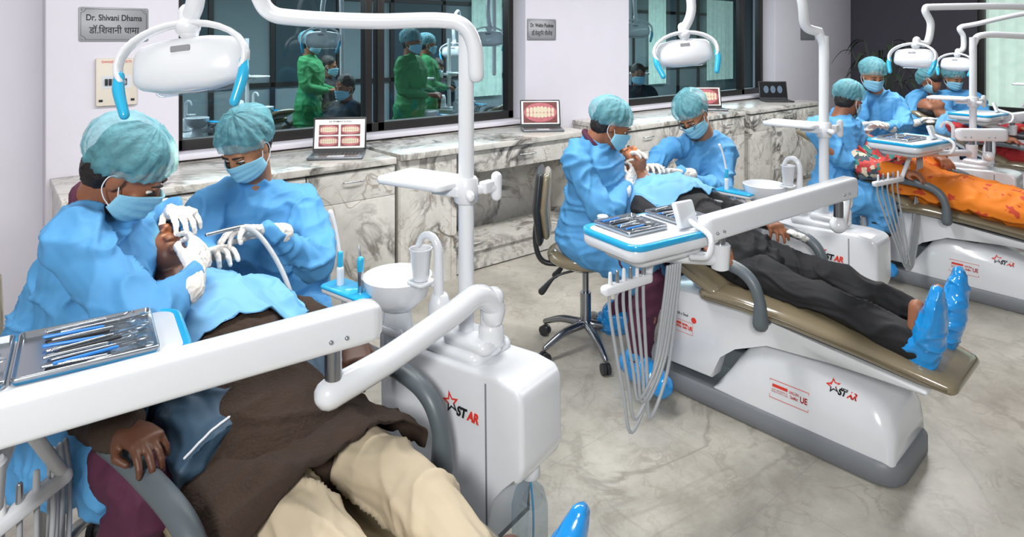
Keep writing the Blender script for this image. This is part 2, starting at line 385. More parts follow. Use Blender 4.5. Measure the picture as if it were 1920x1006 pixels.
# ---------------------------------------------------------------- plaques, switch panel
def plaque(x0,x1,z,h,l1,l2,label,group=None):
    xc=(x0+x1)/2; w=x1-x0; t=thing('name_plaque',label,'sign',(xc,YP,z),group)
    bm=B(); M=frame((xc,YP,z),(1,0,0),(0,0,1)); plate(bm,(0,0,0),w/2,h/2,.01,0,.006,.001,M=M); obj('plate',bm,PLAQUE,t)
    bm=B()
    for s in (-1,1):
        box(bm,(0,s*(h/2-.010),.0065),(w-.06,.0015,.001),M=M); box(bm,(s*(w/2-.010),0,.0065),(.0015,h-.06,.001),M=M)
        for q in (-1,1): tube(bm,[M@V((s*(w/2-.01)-s*.02*math.cos(a),q*(h/2-.01)-q*.02*math.sin(a),.0065)) for a in [i*PI/12 for i in range(0,7)]],.0009,6)
    obj('engraved_border',bm,BLACK,t)
    for s in (-1,1):
        for q in (-1,1):
            bm=B(); ell(bm,(s*(w/2-.014),q*(h/2-.014),.007),(.005,.005,.003),M=M,u=10,v=6); obj('screw',bm,CHROME,t)
    if l1:
        text(l1,h*.25,BLACK,frame((xc,YP-.0065,z+h*.19),(1,0,0),(0,0,1)),t,bold=.0008,fit=w*.80)
        text(l2,h*.27,BLACK,frame((xc,YP-.0065,z-h*.18),(1,0,0),(0,0,1)),t,bold=.0005,fit=w*.72)
plaque(.394,.722,1.685,.185,'Dr. Shivani Dhama','डॉ.िशवानी धामा','large metal name plaque above the electrical switch panel')
plaque(3.556,3.892,1.69,.185,'Dr. Weltin Poulose','डॉ.वेल्टिन पौलोस','metal name plaque on the pillar above the laptop showing teeth')
plaque(8.35,8.75,1.69,.185,'','','small plaque on the third pillar behind the lamp post')
t=thing('switch_panel','cream electrical breaker panel below the name plaque','electrical panel',(.55,YP,1.3))
c=P(218,153,y=YP); M=frame(c,(1,0,0),(0,0,1))
bm=B(); plate(bm,(0,0,0),.098,.13,.008,0,.02,.003,M=M); obj('cover',bm,PANEL,t)
bm=B(); plate(bm,(0,.0,0),.07,.035,.003,.018,.021,.001,M=M); obj('window',bm,WHITE2,t)
for i in range(6): bm=B(); box(bm,(-.05+i*.018,0,.025),(.013,.035,.01),M=M,bev=.001); obj('breaker',bm,DARK,t)
text('DANGER 415 VOLTS',.016,RED,frame(M@V((0,.11,.0212)),(1,0,0),(0,0,1)),t,fit=.14)
for q in ((-.075,-.1),(.075,-.1),(0,-.11)): bm=B(); box(bm,(q[0],q[1],.021),(.018,.012,.004),M=M); obj('latch',bm,BLACK,t)
# ---------------------------------------------------------------- laptops
def face(bm,M,pts,mi,z=0):
    f=bm.faces.new([bm.verts.new(M@V((p[0],p[1],z))) for p in pts]); f.material_index=mi
def rect(bm,M,x0,y0,x1,y1,mi,z): face(bm,M,[(x0,y0),(x1,y0),(x1,y1),(x0,y1)],mi,z)
TOOTH=mat('screen_tooth','#d3c8ad',.4,emis=.08,var=.25,vscale=150); GUM=mat('screen_gum','#b5626a',.4,emis=.15,var=.35,vscale=60); LIPD=mat('screen_dark_red','#6f332f',.4,emis=.12,var=.4,vscale=40); SCRW=mat('screen_white','#e6e8e6',.4,emis=.35); SCRD=mat('screen_dark','#14161a',.2,emis=.1)
SCRB=mat('screen_blue_grey','#55687a',.3,emis=.3)
def teeth(bm,M,x0,y0,x1,y1,z):
    w=x1-x0; h=y1-y0; rect(bm,M,x0,y0,x1,y1,3,z)
    cx=(x0+x1)/2; cy=(y0+y1)/2
    face(bm,M,[(cx+w*.48*math.cos(a),cy+h*.46*math.sin(a)) for a in [i*PI/12 for i in range(24)]],2,z+.0004)
    for row in (-1,1):
        for i in range(8):
            u=(i-3.5)/4; tx=cx+u*w*.42; ty=cy+row*h*(.13-.05*u*u); tw=w*.051*(1.15-.4*abs(u)); thh=h*(.15 if row>0 else .12)*(1.1-.3*abs(u))
            face(bm,M,[(tx+tw*math.copysign(abs(math.cos(a))**.7,math.cos(a)),ty+thh*math.copysign(abs(math.sin(a))**.7,math.sin(a))) for a in [k*PI/8+.01 for k in range(16)]],1,z+.0008)
def laptop(x,y,z,rz,label,kind,bodym):
    t=thing('laptop',label,'laptop',(0,0,0))
    W,D,HH=.33,.22,.22
    bm=B(); plate(bm,(0,0,0),W/2,D/2,.012,.002,.016,.003); b=obj('base',bm,bodym,t)
    bm=B()
    for r in range(5):
        for k in range(14): box(bm,(-.143+k*.022,.075-r*.022,.0168),(.018,.018,.0012))
    obj('keyboard',bm,DARK,b)
    bm=B(); plate(bm,(0,-.065,0),.05,.032,.003,.0155,.0168,.0004); obj('touchpad',bm,WHITE2 if kind!='dark' else DARK,b)
    a=math.radians(15); Ml=frame((0,D/2,.014),(1,0,0),(0,math.sin(a),math.cos(a)))
    bm=B(); plate(bm,(0,HH/2,0),W/2,HH/2,.01,-.008,0,.001,M=Ml); lid=obj('lid',bm,DARK,t)
    bm=B(); z1=.0006
    x0,x1,y0,y1=-W/2+.01,W/2-.01,.022,HH-.01
    if kind=='four':
        rect(bm,Ml,x0,y0,x1,y1,0,z1); rect(bm,Ml,x0,y1-.006,x1,y1,4,z1+.0004)
        for i in (0,1):
            for j in (0,1): teeth(bm,Ml,-.13+i*.135,.033+j*.073,-.13+i*.135+.122,.033+j*.073+.065,z1+.0004)
    elif kind=='one':
        rect(bm,Ml,x0,y0,x1,y1,0,z1); teeth(bm,Ml,-.14,y0+.008,.14,y1-.008,z1+.0004)
    else:
        rect(bm,Ml,x0,y0,x1,y1,4,z1)
        for q in range(3): face(bm,Ml,[(-.08+q*.08+.03*math.cos(a_),.12+.045*math.sin(a_)) for a_ in [i*PI/8 for i in range(16)]],5,z1+.0004)
    me=bpy.data.meshes.new('display'); bm.to_mesh(me); bm.free(); link_mesh('display',me,[SCRW,TOOTH,GUM,LIPD,SCRD,SCRB],lid,0)
    if kind=='four': text('DE PIGMENTATION',.016,BLACK,Ml@Matrix.Translation((0,.19,.0014)),lid,bold=.0003,ext=.0001)
    t.location=(x,y,z); t.rotation_euler=(0,0,rz)
SILV=mat('laptop_silver','#777d84',.3,metal=.7)
q=P(632,294,z=.88); laptop(q.x,q.y,.88,-.55,'open silver laptop showing four tooth photos on a white page','four',SILV)
q=P(1012,243,z=.88); laptop(q.x,q.y-.03,.88,-.62,'open laptop filled with one large photo of teeth, beside the pillar','one',SILV)
q=P(1330,206,z=.88); laptop(q.x,q.y,.88,-.7,'open laptop with a tooth photo, behind the bowed head in a teal cap','one',SILV)
q=P(1457,190,z=.88); laptop(q.x,q.y,.88,-.75,'open black laptop with dark x-ray images on the farthest counter','dark',DARK)
# ---------------------------------------------------------------- logos
def star_logo(M,s,parent,target=None):
    out=[]
    def pt(i,k):
        r=(s*.85 if i%2==0 else s*.36)*k; a=PI/2+.25-i*PI/5; return (r*math.cos(a),r*math.sin(a))
    for nm,mt,a0,a1 in (('logo_star_red',RED,0,3),('logo_star_black',BLACK,3,7),('logo_star_red',RED,7,10)):
        bm=B()
        for i in range(a0,a1):
            p=[pt(i,1),pt(i+1,1),pt(i+1,.58),pt(i,.58)]
            bm.faces.new([bm.verts.new(M@V((q[0],q[1],.001))) for q in p])
        out.append(obj(nm,bm,mt,parent,0))
    out.append(text('ST',s*.95,BLACK,M@Matrix.Translation((s*1.0,-s*.4,.0016)),parent,bold=.0016,fit=s*1.05,shear=.25,force=True))
    out.append(text('AR',s*.95,RED,M@Matrix.Translation((s*2.1,-s*.4,.0016)),parent,bold=.0016,fit=s*1.1,shear=.25,force=True))
    if target:
        for o in out: wrap(o,target)
def sticker(M,s,parent,target=None):
    out=[]; bm=B()
    for a,b,c,d in ((-1,-.5,1,-.47),(-1,.47,1,.5),(-1,-.5,-.98,.5),(.98,-.5,1,.5)): rect(bm,M,a*s,b*s,c*s,d*s,0,.001)
    rect(bm,M,-.85*s,.12*s,-.05*s,.3*s,0,.001)
    me=bpy.data.meshes.new('sticker_border'); bm.to_mesh(me); bm.free(); out.append(link_mesh('sticker_border',me,RED,parent,0))
    out.append(text('UNICORN\nDenMart',s*.24,RED,M@Matrix.Translation((.28*s,.05*s,.001)),parent,bold=.0003,fit=.5*s))
    out.append(text('UE',s*.42,RED,M@Matrix.Translation((.76*s,.0,.001)),parent,bold=.0008,fit=.36*s))
    out.append(text('AN ISO 13485 CERTIFIED CO.\nSUPPLIER OF DENTAL CHAIRS',s*.11,RED,M@Matrix.Translation((-.46*s,-.06*s,.001)),parent,fit=.85*s))
    if target:
        for o in out: wrap(o,target)
# ---------------------------------------------------------------- dental chair (local coordinates)
def make_chair():
    t=thing('dental_chair','','dental chair')
    bm=B(); plate(bm,(0,.05,0),.205,.58,.09,0,.085,.012); obj('floor_base',bm,GREY,t)
    bm=B(); rings=[]
    for v,zt,w in ((-.505,.14,.165),(-.498,.20,.18),(-.475,.25,.186),(-.43,.285,.188),(-.33,.31,.188),(-.2,.33,.188),(-.08,.34,.188),(0,.335,.188),(.05,.31,.188),(.1,.25,.186),(.15,.17,.183),(.2,.1,.18)):
        z0=.078; h=zt-z0; wt=w*.66; pts=[(-w,z0),(-w,z0+h*.35),(-w*.985,z0+h*.5),(-wt-.035,zt-h*.13),(-wt-.01,zt-h*.04),(-wt+.02,zt),(0,zt+.004),(wt-.02,zt),(wt+.01,zt-h*.04),(wt+.035,zt-h*.13),(w*.985,z0+h*.5),(w,z0+h*.35),(w,z0)]
        rings.append([V((a,v,b)) for a,b in pts])
    loft(bm,rings); cover=obj('lower_cover',bm,WHITE,t,60)
    bm=B(); prism(bm,[(-.61,.397),(-.61,.38),(-.3,.378),(-.04,.365),(.10,.30),(.17,.24),(.2,.13),(.42,.125),(.47,.2),(.47,.46),(.2,.475),(0,.465),(-.3,.43)],-.195,.195,.014); shell=obj('seat_shell',bm,WHITE,t,60)
    bm=B()
    for s in (-.1,.1): box(bm,(s,.12,.2),(.05,.45,.1),bev=.01)
    box(bm,(0,.3,.12),(.26,.3,.1),bev=.01); box(bm,(0,.0,.34),(.2,.35,.07),bev=.01); obj('lift_mechanism',bm,ARMG,t)
    bm=B(); pth=[((0,-.66,.415),.175,.03),((0,-.58,.432),.195,.036),((0,-.4,.465),.22,.038),((0,-.15,.497),.242,.04),((0,.05,.51),.26,.042),((0,.2,.505),.262,.042)]
    pad(bm,pth,(1,0,0),32,3.2); obj('seat_cushion',bm,TAN,t)
    for s in (-1,1): bm=B(); stube(bm,[V(p[0])+V((s*(p[1]+.001),0,0)) for p in pth],.004,8); obj('piping',bm,TAND,t)
    bm=B(); pad(bm,[((0,.17,.53),.26,.035),((0,.3,.585),.265,.035),((0,.5,.68),.25,.035),((0,.68,.76),.21,.033),((0,.78,.80),.16,.03)],(1,0,0),32,3.2); obj('backrest',bm,TAN,t)
    bm=B(); pad(bm,[((0,.26,.52),.2,.03),((0,.5,.63),.2,.035),((0,.72,.73),.14,.03)],(1,0,0),24,3); obj('backrest_shell',bm,WHITE,t)
    bm=B(); pad(bm,[((0,.8,.83),.1,.03),((0,.88,.87),.12,.032),((0,.96,.90),.1,.028)],(1,0,0),24,3); h=obj('headrest',bm,TAN,t)
    bm=B(); tube(bm,[(0,.72,.76),(0,.85,.84)],.012,8); obj('headrest_bar',bm,CHROME,h)
    for s in (-1,1):
        bm=B(); stube(bm,[(s*.31,.42,.685),(s*.31,.25,.70),(s*.31,.06,.69),(s*.31,-.03,.655),(s*.31,-.07,.58),(s*.31,-.075,.49)],[.022,.025,.025,.024,.022,.03],16); tube(bm,[(s*.31,-.075,.49),(s*.22,-.06,.47)],.016,10); tube(bm,[(s*.31,.42,.685),(s*.25,.44,.63)],.018,10)
        obj('armrest',bm,ARMG,t)
    M=frame((-.2,-.13,.19),(0,-1,0),(.25,0,1)); sticker(M,.078,t,cover)
    M=frame((-.15,-.29,.275),(0,-1,.0),(.6,0,1)); star_logo(M,.032,t,cover)
    M=frame((-.1965,.35,.31),(0,-1,0),(0,0,1)); sticker(M,.055,t,None)
    text('Made with a Soul',.018,BLACK,frame((-.1965,.37,.365),(0,-1,0),(0,0,1)),t,fit=.1)
    bm=B(); ell(bm,(-.196,.29,.352),(.001,.013,.013),u=14,v=8); obj('round_badge',bm,RED,t)
    return t
def make_unit():
    t=thing('dental_unit','','dental unit')
    x0,x1=.405,.595
    bm=B(); prism(bm,[(.27,.25),(.28,.62),(.25,.675),(.18,.70),(-.18,.715),(-.245,.705),(-.262,.68),(-.265,.50),(-.25,.46),(-.19,.445),(-.155,.40),(-.15,.24)],x0,x1,.02,4); cab=obj('cabinet',bm,WHITE,t,60)
    bm=B(); prism(bm,[(-.145,.25),(-.14,.69),(-.146,.69),(-.151,.25)],x0-.0006,x1+.0006,.0005,1); obj('seam_strip',bm,GREY,t)
    bm=B(); plate(bm,(.505,.02,0),.085,.12,.03,.70,.735,.01); plate(bm,(.49,-.03,0),.055,.085,.03,.73,.765,.01); obj('top_plinth',bm,WHITE,t,60)
    bm=B(); tube(bm,[(.49,.0,.75),(.49,.0,1.62)],.0225,20,False); obj('post',bm,WHITE,t)
    bm=B(); stube(bm,[(.50,-.085,.74),(.50,-.085,.84),(.49,-.1,.88)],.031,20); lathe(bm,[(.036,.75),(.036,.79),(.03,.80)],(.5,-.085,0),24); obj('riser_pipe',bm,WHITE,t)
    m=Matrix.Translation((.49,0,0))@Matrix.Rotation(.1,4,'Z')
    bm=B(); plate(bm,(-.02,.14,0),.085,.125,.03,1.175,1.195,.005,M=m,dish=(.012,.006)); obj('side_tray',bm,WHITE,t,60)
    bm=B(); cyl(bm,(.49,0,1.13),.035,.075,b=.006); box(bm,(-.01,.05,1.165),(.06,.1,.03),bev=.006,M=m); tube(bm,[(.52,-.02,1.165),(.58,-.04,1.165)],.014,12); tube(bm,[(.58,-.04,1.14),(.58,-.04,1.195)],.016,12); tube(bm,[(.46,-.04,1.165),(.44,-.06,1.165)],.013,12); box(bm,(.55,-.03,1.17),(.05,.03,.035),bev=.006); obj('tray_bracket',bm,WHITE,t)
    bx,by=.5,.3
    bm=B(); lathe(bm,[(.03,.745),(.06,.755),(.095,.79),(.108,.84),(.110,.852),(.104,.854),(.096,.835),(.082,.80),(.05,.772),(.012,.765)],(bx,by,0),40); obj('spittoon_bowl',bm,WHITE,t,70)
    bm=B(); lathe(bm,[(.055,.60),(.055,.68),(.048,.70),(.04,.755)],(bx,by,0),28); box(bm,(bx+.01,.24,.64),(.14,.12,.08),bev=.02); obj('bowl_pedestal',bm,WHITE,t,60)
    bm=B(); stube(bm,[(.5,.12,.80),(.5,.12,.93),(.5,.125,.98),(.497,.15,1.005),(.493,.18,.998),(.49,.195,.97)],[.016,.014,.013,.012,.011,.010],14); obj('bowl_spout',bm,WHITE,t)
    bm=B(); lathe(bm,[(.04,.71),(.036,.74),(.034,.80),(.025,.83),(.02,.835)],(.505,.12,0),24); obj('faucet_base',bm,WHITE,t,60)
    bm=B(); plate(bm,(.47,.165,0),.035,.035,.02,.865,.875,.002); tube(bm,[(.5,.13,.86),(.48,.16,.87)],.01,10); obj('cup_stand',bm,WHITE,t)
    bm=B(); stube(bm,[(.45,.24,.70),(.42,.33,.72),(.40,.38,.78)],.014,12); plate(bm,(.40,.41,0),.045,.1,.02,.79,.81,.005); obj('assistant_holder',bm,WHITE,t,60)
    bm=B(); plate(bm,(.40,.41,0),.047,.102,.02,.805,.815,.003); obj('blue_film',bm,FILM,t,60)
    bm=B(); lathe(bm,[(.02,.06),(.045,.07),(.05,.1),(.05,.33),(.04,.37),(.02,.39),(.02,.43)],(.52,-.205,0),24); bt=obj('suction_bottle',bm,CLEAR,t)
    bm=B(); cyl(bm,(.52,-.205,.41),.028,.04); obj('bottle_cap',bm,WHITE2,bt)
    bm=B(); stube(bm,[(.52,-.205,.42),(.53,-.21,.3),(.51,-.22,.18),(.53,-.2,.1)],.003,8); obj('bottle_tube',bm,FILM,bt)
    bm=B(); box(bm,(.3,.02,.2),(.35,.12,.1),bev=.02); obj('mounting_bracket',bm,WHITE2,t)
    for i in range(2):
        bm=B(); stube(bm,[(.42,.26,.45),(.35,.3+.03*i,.35),(.34,.32+.03*i,.7),(.39,.40+.03*i,.79)],.008,8); obj('suction_hose',bm,HOSE,t)
    star_logo(frame((x0-.001,-.02,.60),(0,-1,0),(0,0,1)),.038,t)
    return t
ST=[((.60,1.40),13),((2.65,1.40),3),((4.87,1.40),0),((7.12,1.40),0)]
def L(i,u,v,z):
    (cx,cy),a=ST[i]; a=math.radians(a); return V((cx+u*math.cos(a)-v*math.sin(a),cy+u*math.sin(a)+v*math.cos(a),z))
chair0=make_chair(); unit0=make_unit()
CL=['tan vinyl dental chair under the patient in a brown shawl','tan vinyl dental chair under the patient in black clothes','tan vinyl dental chair under the patient in orange','farthest tan dental chair, largely hidden behind equipment']
UL=['white dental unit with spittoon, nearest the camera','white dental unit with spittoon beside the patient in black clothes','white dental unit with tall post at the right edge','farthest dental unit by the end window']
for i in range(4):
    c=chair0 if i==0 else copy_tree(chair0); u=unit0 if i==0 else copy_tree(unit0)
    for o,l,g in ((c,CL[i],'tan dental chairs'),(u,UL[i],'white dental units')):
        o.location=(ST[i][0][0],ST[i][0][1],0); o.rotation_euler=(0,0,math.radians(ST[i][1])); o['label']=l; o['group']=g
def cup(i):
    t=thing('paper_cup',['white disposable cup beside the nearest spittoon','white disposable cup beside the middle spittoon'][i],'cup',L(i,.47,.165,.876))
    bm=B(); c=L(i,.47,.165,0); lathe(bm,[(.022,.876),(.024,.88),(.033,.966),(.035,.968),(.035,.972),(.031,.97),(.023,.885),(.005,.884)],(c.x,c.y,0),24); obj('cup_body',bm,WHITE,t)
    bm=B(); tube(bm,[c+V((.034*math.cos(a),.034*math.sin(a),.971)) for a in [k*PI/12 for k in range(24)]],.0018,6); obj('rim',bm,WHITE,t)
cup(0); cup(1)
def ejector(i,lab):
    b=L(i,.40,.46,.815); t=thing('saliva_ejector',lab,'dental suction tip',b)
    bm=B(); tube(bm,[b,b+V((0,0,.05))],.012,12); obj('holder',bm,WHITE,t)
    bm=B(); tube(bm,[b+V((0,0,.04)),b+V((0,0,.1))],.009,12); obj('grip',bm,TEAL,t)
    bm=B(); stube(bm,[b+V((0,0,.09)),b+V((-.005,.01,.15)),b+V((-.012,.02,.20)),b+V((-.02,.03,.23))],[.006,.005,.005,.008],10); obj('tip',bm,WHITE,t)
ejector(0,'saliva ejector with blue grip standing left of the nearest spittoon'); ejector(1,'saliva ejector with blue grip standing by the middle spittoon')
def syringe(i,lab):
    b=L(i,.40,.36,.815); t=thing('air_syringe',lab,'dental syringe',b)
    bm=B(); tube(bm,[b,b+V((0,0,.07))],.009,12); obj('body',bm,STEEL,t)
    bm=B(); tube(bm,[b+V((0,0,.07)),b+V((0,0,.10))],.011,12); obj('button_ring',bm,TEAL,t)
    bm=B(); tube(bm,[b+V((0,0,.1)),b+V((.0,.01,.14))],.003,8); obj('nozzle',bm,STEEL,t)
syringe(0,'small steel air syringe standing beside the nearest spittoon')
# ---------------------------------------------------------------- lamps
def lamp(i,pos,arm,lab,face_dir=None,s=1.0,rad=.0225,roll=0):
    t=thing('operating_lamp',lab,'dental lamp',pos,'operating lamps')
    f=face_dir or RIGHT; x=V(f).normalized(); M=frame(pos,x,UP)@Matrix.Rotation(math.radians(roll),4,'Z')@Matrix.Rotation(math.radians(-14),4,'X')@Matrix.Scale(s,4)
    bm=B(); pad(bm,[((-.105,-.01,0),.062,.042),((-.06,-.012,.0),.070,.052),((0,-.012,0),.072,.055),((.06,-.012,0),.070,.052),((.105,-.01,0),.062,.042)],(0,1,0),28,2.8,M=M); hd=obj('lamp_head',bm,WHITE,t,60)
    bm=B(); pad(bm,[((-.1,-.03,-.045),.05,.018),((.1,-.03,-.045),.05,.018)],(0,1,0),24,3,M=M); obj('reflector_glass',bm,CLEAR,t)
    bm=B(); plate(bm,(0,.02,0),.025,.008,.003,.0535,.0555,.0005,M=M); lp=obj('label_plate',bm,PLAQUE,hd)
    bm=B(); pts=[]
    for k in range(19):
        a=math.radians(200-220*k/18); pts.append((M@V((.165*math.cos(a),-.012+.1*math.sin(a),.045)),.015,.008))
    pad(bm,pts,M.to_3x3()@V((0,0,1)),16,3); obj('handle_yoke',bm,WHITE,t,60)
    for sg in (-1,1):
        bm=B(); stube(bm,[M@V((sg*.160,-.03,.045)),M@V((sg*.158,-.07,.05)),M@V((sg*.138,-.135,.055))],[.012,.0145,.012],14); obj('handle_grip',bm,TEAL,t)
    bm=B(); tube(bm,[M@V((.01,.07,.03)),M@V((.01,.12,.03))],.026*s,16); ell(bm,(.01,.08,.035),(.032,.028,.028),M=M); obj('swivel_joint',bm,WHITE,t)
    a0=M@V((.01,.1,.03))
    bm=B(); stube(bm,[a0]+[V(p) for p in arm],rad,16,8); obj('lamp_arm',bm,WHITE,t)
    return t
LP=P(358,113,d=1.68)
lamp(0,LP,[P(368,-10,d=1.66),P(372,-150,d=1.66),P(400,-190,d=1.68),P(440,-110,d=1.7),P(478,-25,d=1.72),P(505,22,d=1.74),P(560,34,d=1.75),P(700,40,d=1.79),P(820,38,d=1.82),P(868,48,d=1.82),P(889,85,d=1.82),P(893,140,d=1.82)],'large white operating lamp with blue grips, nearest the camera, over the brown-shawled patient',roll=7)
u2=L(1,.49,0,0); d2=u2.dot(FWD); px2=960+F*u2.dot(RIGHT)/d2
LP=P(1281,95,d=3.1)
lamp(1,LP,[P(1296,20,d=3.1),P(1297,-60,d=3.1),P(1360,-120,d=3.1),P(1480,-60,d=3.05),P(1503,0,d=3.03),P(1510,48,d=d2-.02),P(1535,60,d=d2),P(px2-10,62,d=d2),P(px2,85,d=d2),P(px2,130,d=d2)],'white operating lamp with blue grips over the patient in black clothes',None,.92,roll=6)
u3=L(2,.49,0,0); d3=u3.dot(FWD); px3=960+F*u3.dot(RIGHT)/d3
LP=P(1716,106,d=4.3)
lamp(2,LP,[P(1738,80,d=4.3),P(1745,45,d=4.3),P(1735,18,d=4.3),P(1760,13,d=4.3),P(1920,13,d=4.3),P(2000,30,d=4.4),P(1960,66,d=d3),P(px3+25,65,d=d3),P(px3+2,80,d=d3),P(px3,110,d=d3)],'white operating lamp left of its neighbour, over the patient in orange',RIGHT*.5-FWD*.8,.9)
u4=L(3,.49,0,0); d4=u4.dot(FWD); px4=960+F*u4.dot(RIGHT)/d4
LP=P(1794,118,d=5.9)
lamp(3,LP,[P(1806,90,d=5.9),P(1806,68,d=5.9),P(1800,52,d=5.9),P(1830,45,d=5.9),P(1930,25,d=5.9),P(px4,40,d=d4),P(px4,100,d=d4)],'smallest and farthest operating lamp beside the end window',RIGHT*.5-FWD*.8,.9)
# ---------------------------------------------------------------- delivery tables
def delivery(i,tc,rz,hx,hy,armR,armL,elbow,lab,nh=5,hd=None,zc=.95,ctrl=True):
    t=thing('instrument_table',lab,'instrument table',(tc[0],tc[1],0),'instrument tables on swing arms')
    bm=B(); plate(bm,(tc[0],tc[1],0),hx,hy,.05,zc-.05,zc,.012,rz=rz); plate(bm,(tc[0],tc[1],0),hx*.75,hy*.75,.05,zc-.085,zc-.045,.015,rz=rz); top=obj('table_top',bm,WHITE,t,60)
    rim=.007 if i==0 else .014
    bm=B(); plate(bm,(tc[0],tc[1],0),hx+.003,hy+.003,.052,zc-.012,zc+.008,.003,rz=rz,dish=(rim,.004)); obj('blue_film',bm,FILM,top,60)
    bm=B(); plate(bm,(tc[0],tc[1],0),hx-rim-.006,hy-rim-.006,.035,zc+.001,zc+.0065,.001,rz=rz); obj('tray_mat',bm,WHITE2,top,60)
    M=Matrix.Translation((tc[0],tc[1],0))@Matrix.Rotation(rz,4,'Z')
    if ctrl:
        m2=M@Matrix.Translation((hx*.45,-hy*.45,zc+.05))@Matrix.Rotation(-.35,4,'X')@Matrix.Rotation(.25,4,'Z')
        bm=B(); box(bm,(0,0,0),(.12,.022,.09),bev=.009,M=m2); obj('control_box',bm,WHITE,t,60)
        bm=B(); stube(bm,[M@V((hx*.45,-hy*.6,zc+.03)),M@V((hx*.45,-hy-.03,zc+.0)),M@V((hx*.4,-hy-.03,zc-.06)),M@V((hx*.35,-hy*.8,zc-.08))],.010,12); obj('front_handle',bm,WHITE,t)
    a,b=V(armR),V(armL); dv=(b-a).normalized(); lat=UP.cross(dv)
    bm=B(); pad(bm,[(a,.043,.033),(a.lerp(b,.5),.042,.031),(b,.042,.03)],UP,24,5.5); arm=obj('swing_arm',bm,WHITE,t,60)
    for e in (a+dv*.06,b-dv*.05):
        for k in (0,1):
            bm=B(); c=e+dv*.035*k-UP*.012; n=lat if lat.dot(FWD)<0 else -lat; tube(bm,[c+n*.03,c+n*.0345],.005,10); obj('screw',bm,STEEL,arm)
    j=a+dv*.08
    bm=B(); tube(bm,[j-UP*.04,j-UP*.11],.019,16,False); obj('joint_collar',bm,CHROME,t)
    e=V(elbow); k=V((j.x,j.y,j.z-.14))
    bm=B(); stube(bm,[e+V((0,0,-.05)),e+V((0,0,-.02)),e.lerp(k,.12)+V((0,0,.03)),e.lerp(k,.3)+V((0,0,.02)),k.lerp(e,.3),k-(e-k).normalized()*.01],[.031,.031,.031,.031,.032,.034],20,8); obj('elbow_arm',bm,WHITE,t)
    j2=b-dv*.07
    bm=B(); lathe(bm,[(.022,-.155),(.03,-.15),(.035,-.07),(.03,-.065)],j2,24); obj('joint_cup',bm,WHITE,t)
    bm=B(); tube(bm,[j2-UP*.07,j2-UP*.035],.018,16,False); obj('joint_collar',bm,CHROME,t)
    bm=B(); c2=V((tc[0],tc[1],zc-.09)); tube(bm,[j2-UP*.12,(j2-UP*.12).lerp(c2,.5),c2],.022,12); obj('table_support',bm,WHITE,t)
    if hd:
        h0,h1,low,back=[V(q) for q in hd]
        bm=B(); dd=(h1-h0).normalized(); pad(bm,[(h0,.016,.016),(h1,.016,.016)],UP.cross(dd),16,4); hb=obj('handpiece_holder',bm,WHITE,t,60)
        bm=B(); tube(bm,[h1,c2],.013,10); obj('holder_bracket',bm,WHITE,hb)
        for q in range(nh):
            s=h0.lerp(h1,(q+.7)/(nh+.4)); dz=random.uniform(-.05,.06); lo=low+dd*(.016*(q-nh/2))+V((0,0,dz))
            bk=back+dd*.012*q
            bm=B(); stube(bm,[s+V((0,0,.02)),s+V((0,0,-.08)),s.lerp(lo,.6)+V((0,0,-.05)),lo,lo.lerp(bk,.35)+dd*.03+V((0,0,-.04)),lo.lerp(bk,.75)+dd*.02,bk],.0055,10,8); obj('hose',bm,HOSE,t)
            bm=B(); tube(bm,[s+V((0,0,.0)),s+V((0,0,.05))],[.008,.006],10); obj('handpiece',bm,STEEL if q%2 else WHITE,t)
e1=L(0,.49,-.1,.88)
delivery(0,(.05,1.60),-.1,.30,.13,(.685,1.35,.955),(-.07,1.45,.93),e1,'nearest instrument table on a thick white arm, with two metal trays',4,(P(-20,1000,d=1.25),P(120,890,d=1.36),P(60,1200,d=1.3),P(90,850,d=1.4)),zc=.955,ctrl=False)
tc=P(1222,428,z=.955)
e2=L(1,.49,-.1,.88)
delivery(1,(tc.x,tc.y),-.12,.21,.14,P(1592,350,d=2.66),P(1325,428,d=2.17),e2,'instrument table on a swing arm above the patient in black clothes',6,(P(1135,545,d=2.02),P(1215,520,d=2.12),P(1205,775,d=2.05),P(1252,500,d=2.15)),zc=.955)
tc=P(1708,262,z=.955); e3=L(2,.49,-.1,.88)
delivery(2,(tc.x,tc.y),-.12,.25,.165,L(2,.35,-.2,.97),P(1800,252,d=4.3),e3,'instrument table on a swing arm above the patient in orange',5,(P(1640,345,d=3.95),P(1690,335,d=4.05),P(1705,495,d=4.0),P(1720,290,d=4.25)),zc=.955)
tc=P(1838,212,z=.955); e4=L(3,.49,-.1,.88)
delivery(3,(tc.x,tc.y),-.12,.25,.165,L(3,.35,-.2,.97),P(1885,222,d=5.6),e4,'farthest instrument table beside the end window',0,None,zc=.955)
BLUEH=mat('blue_instrument_handle','#2f7fd0',.3)
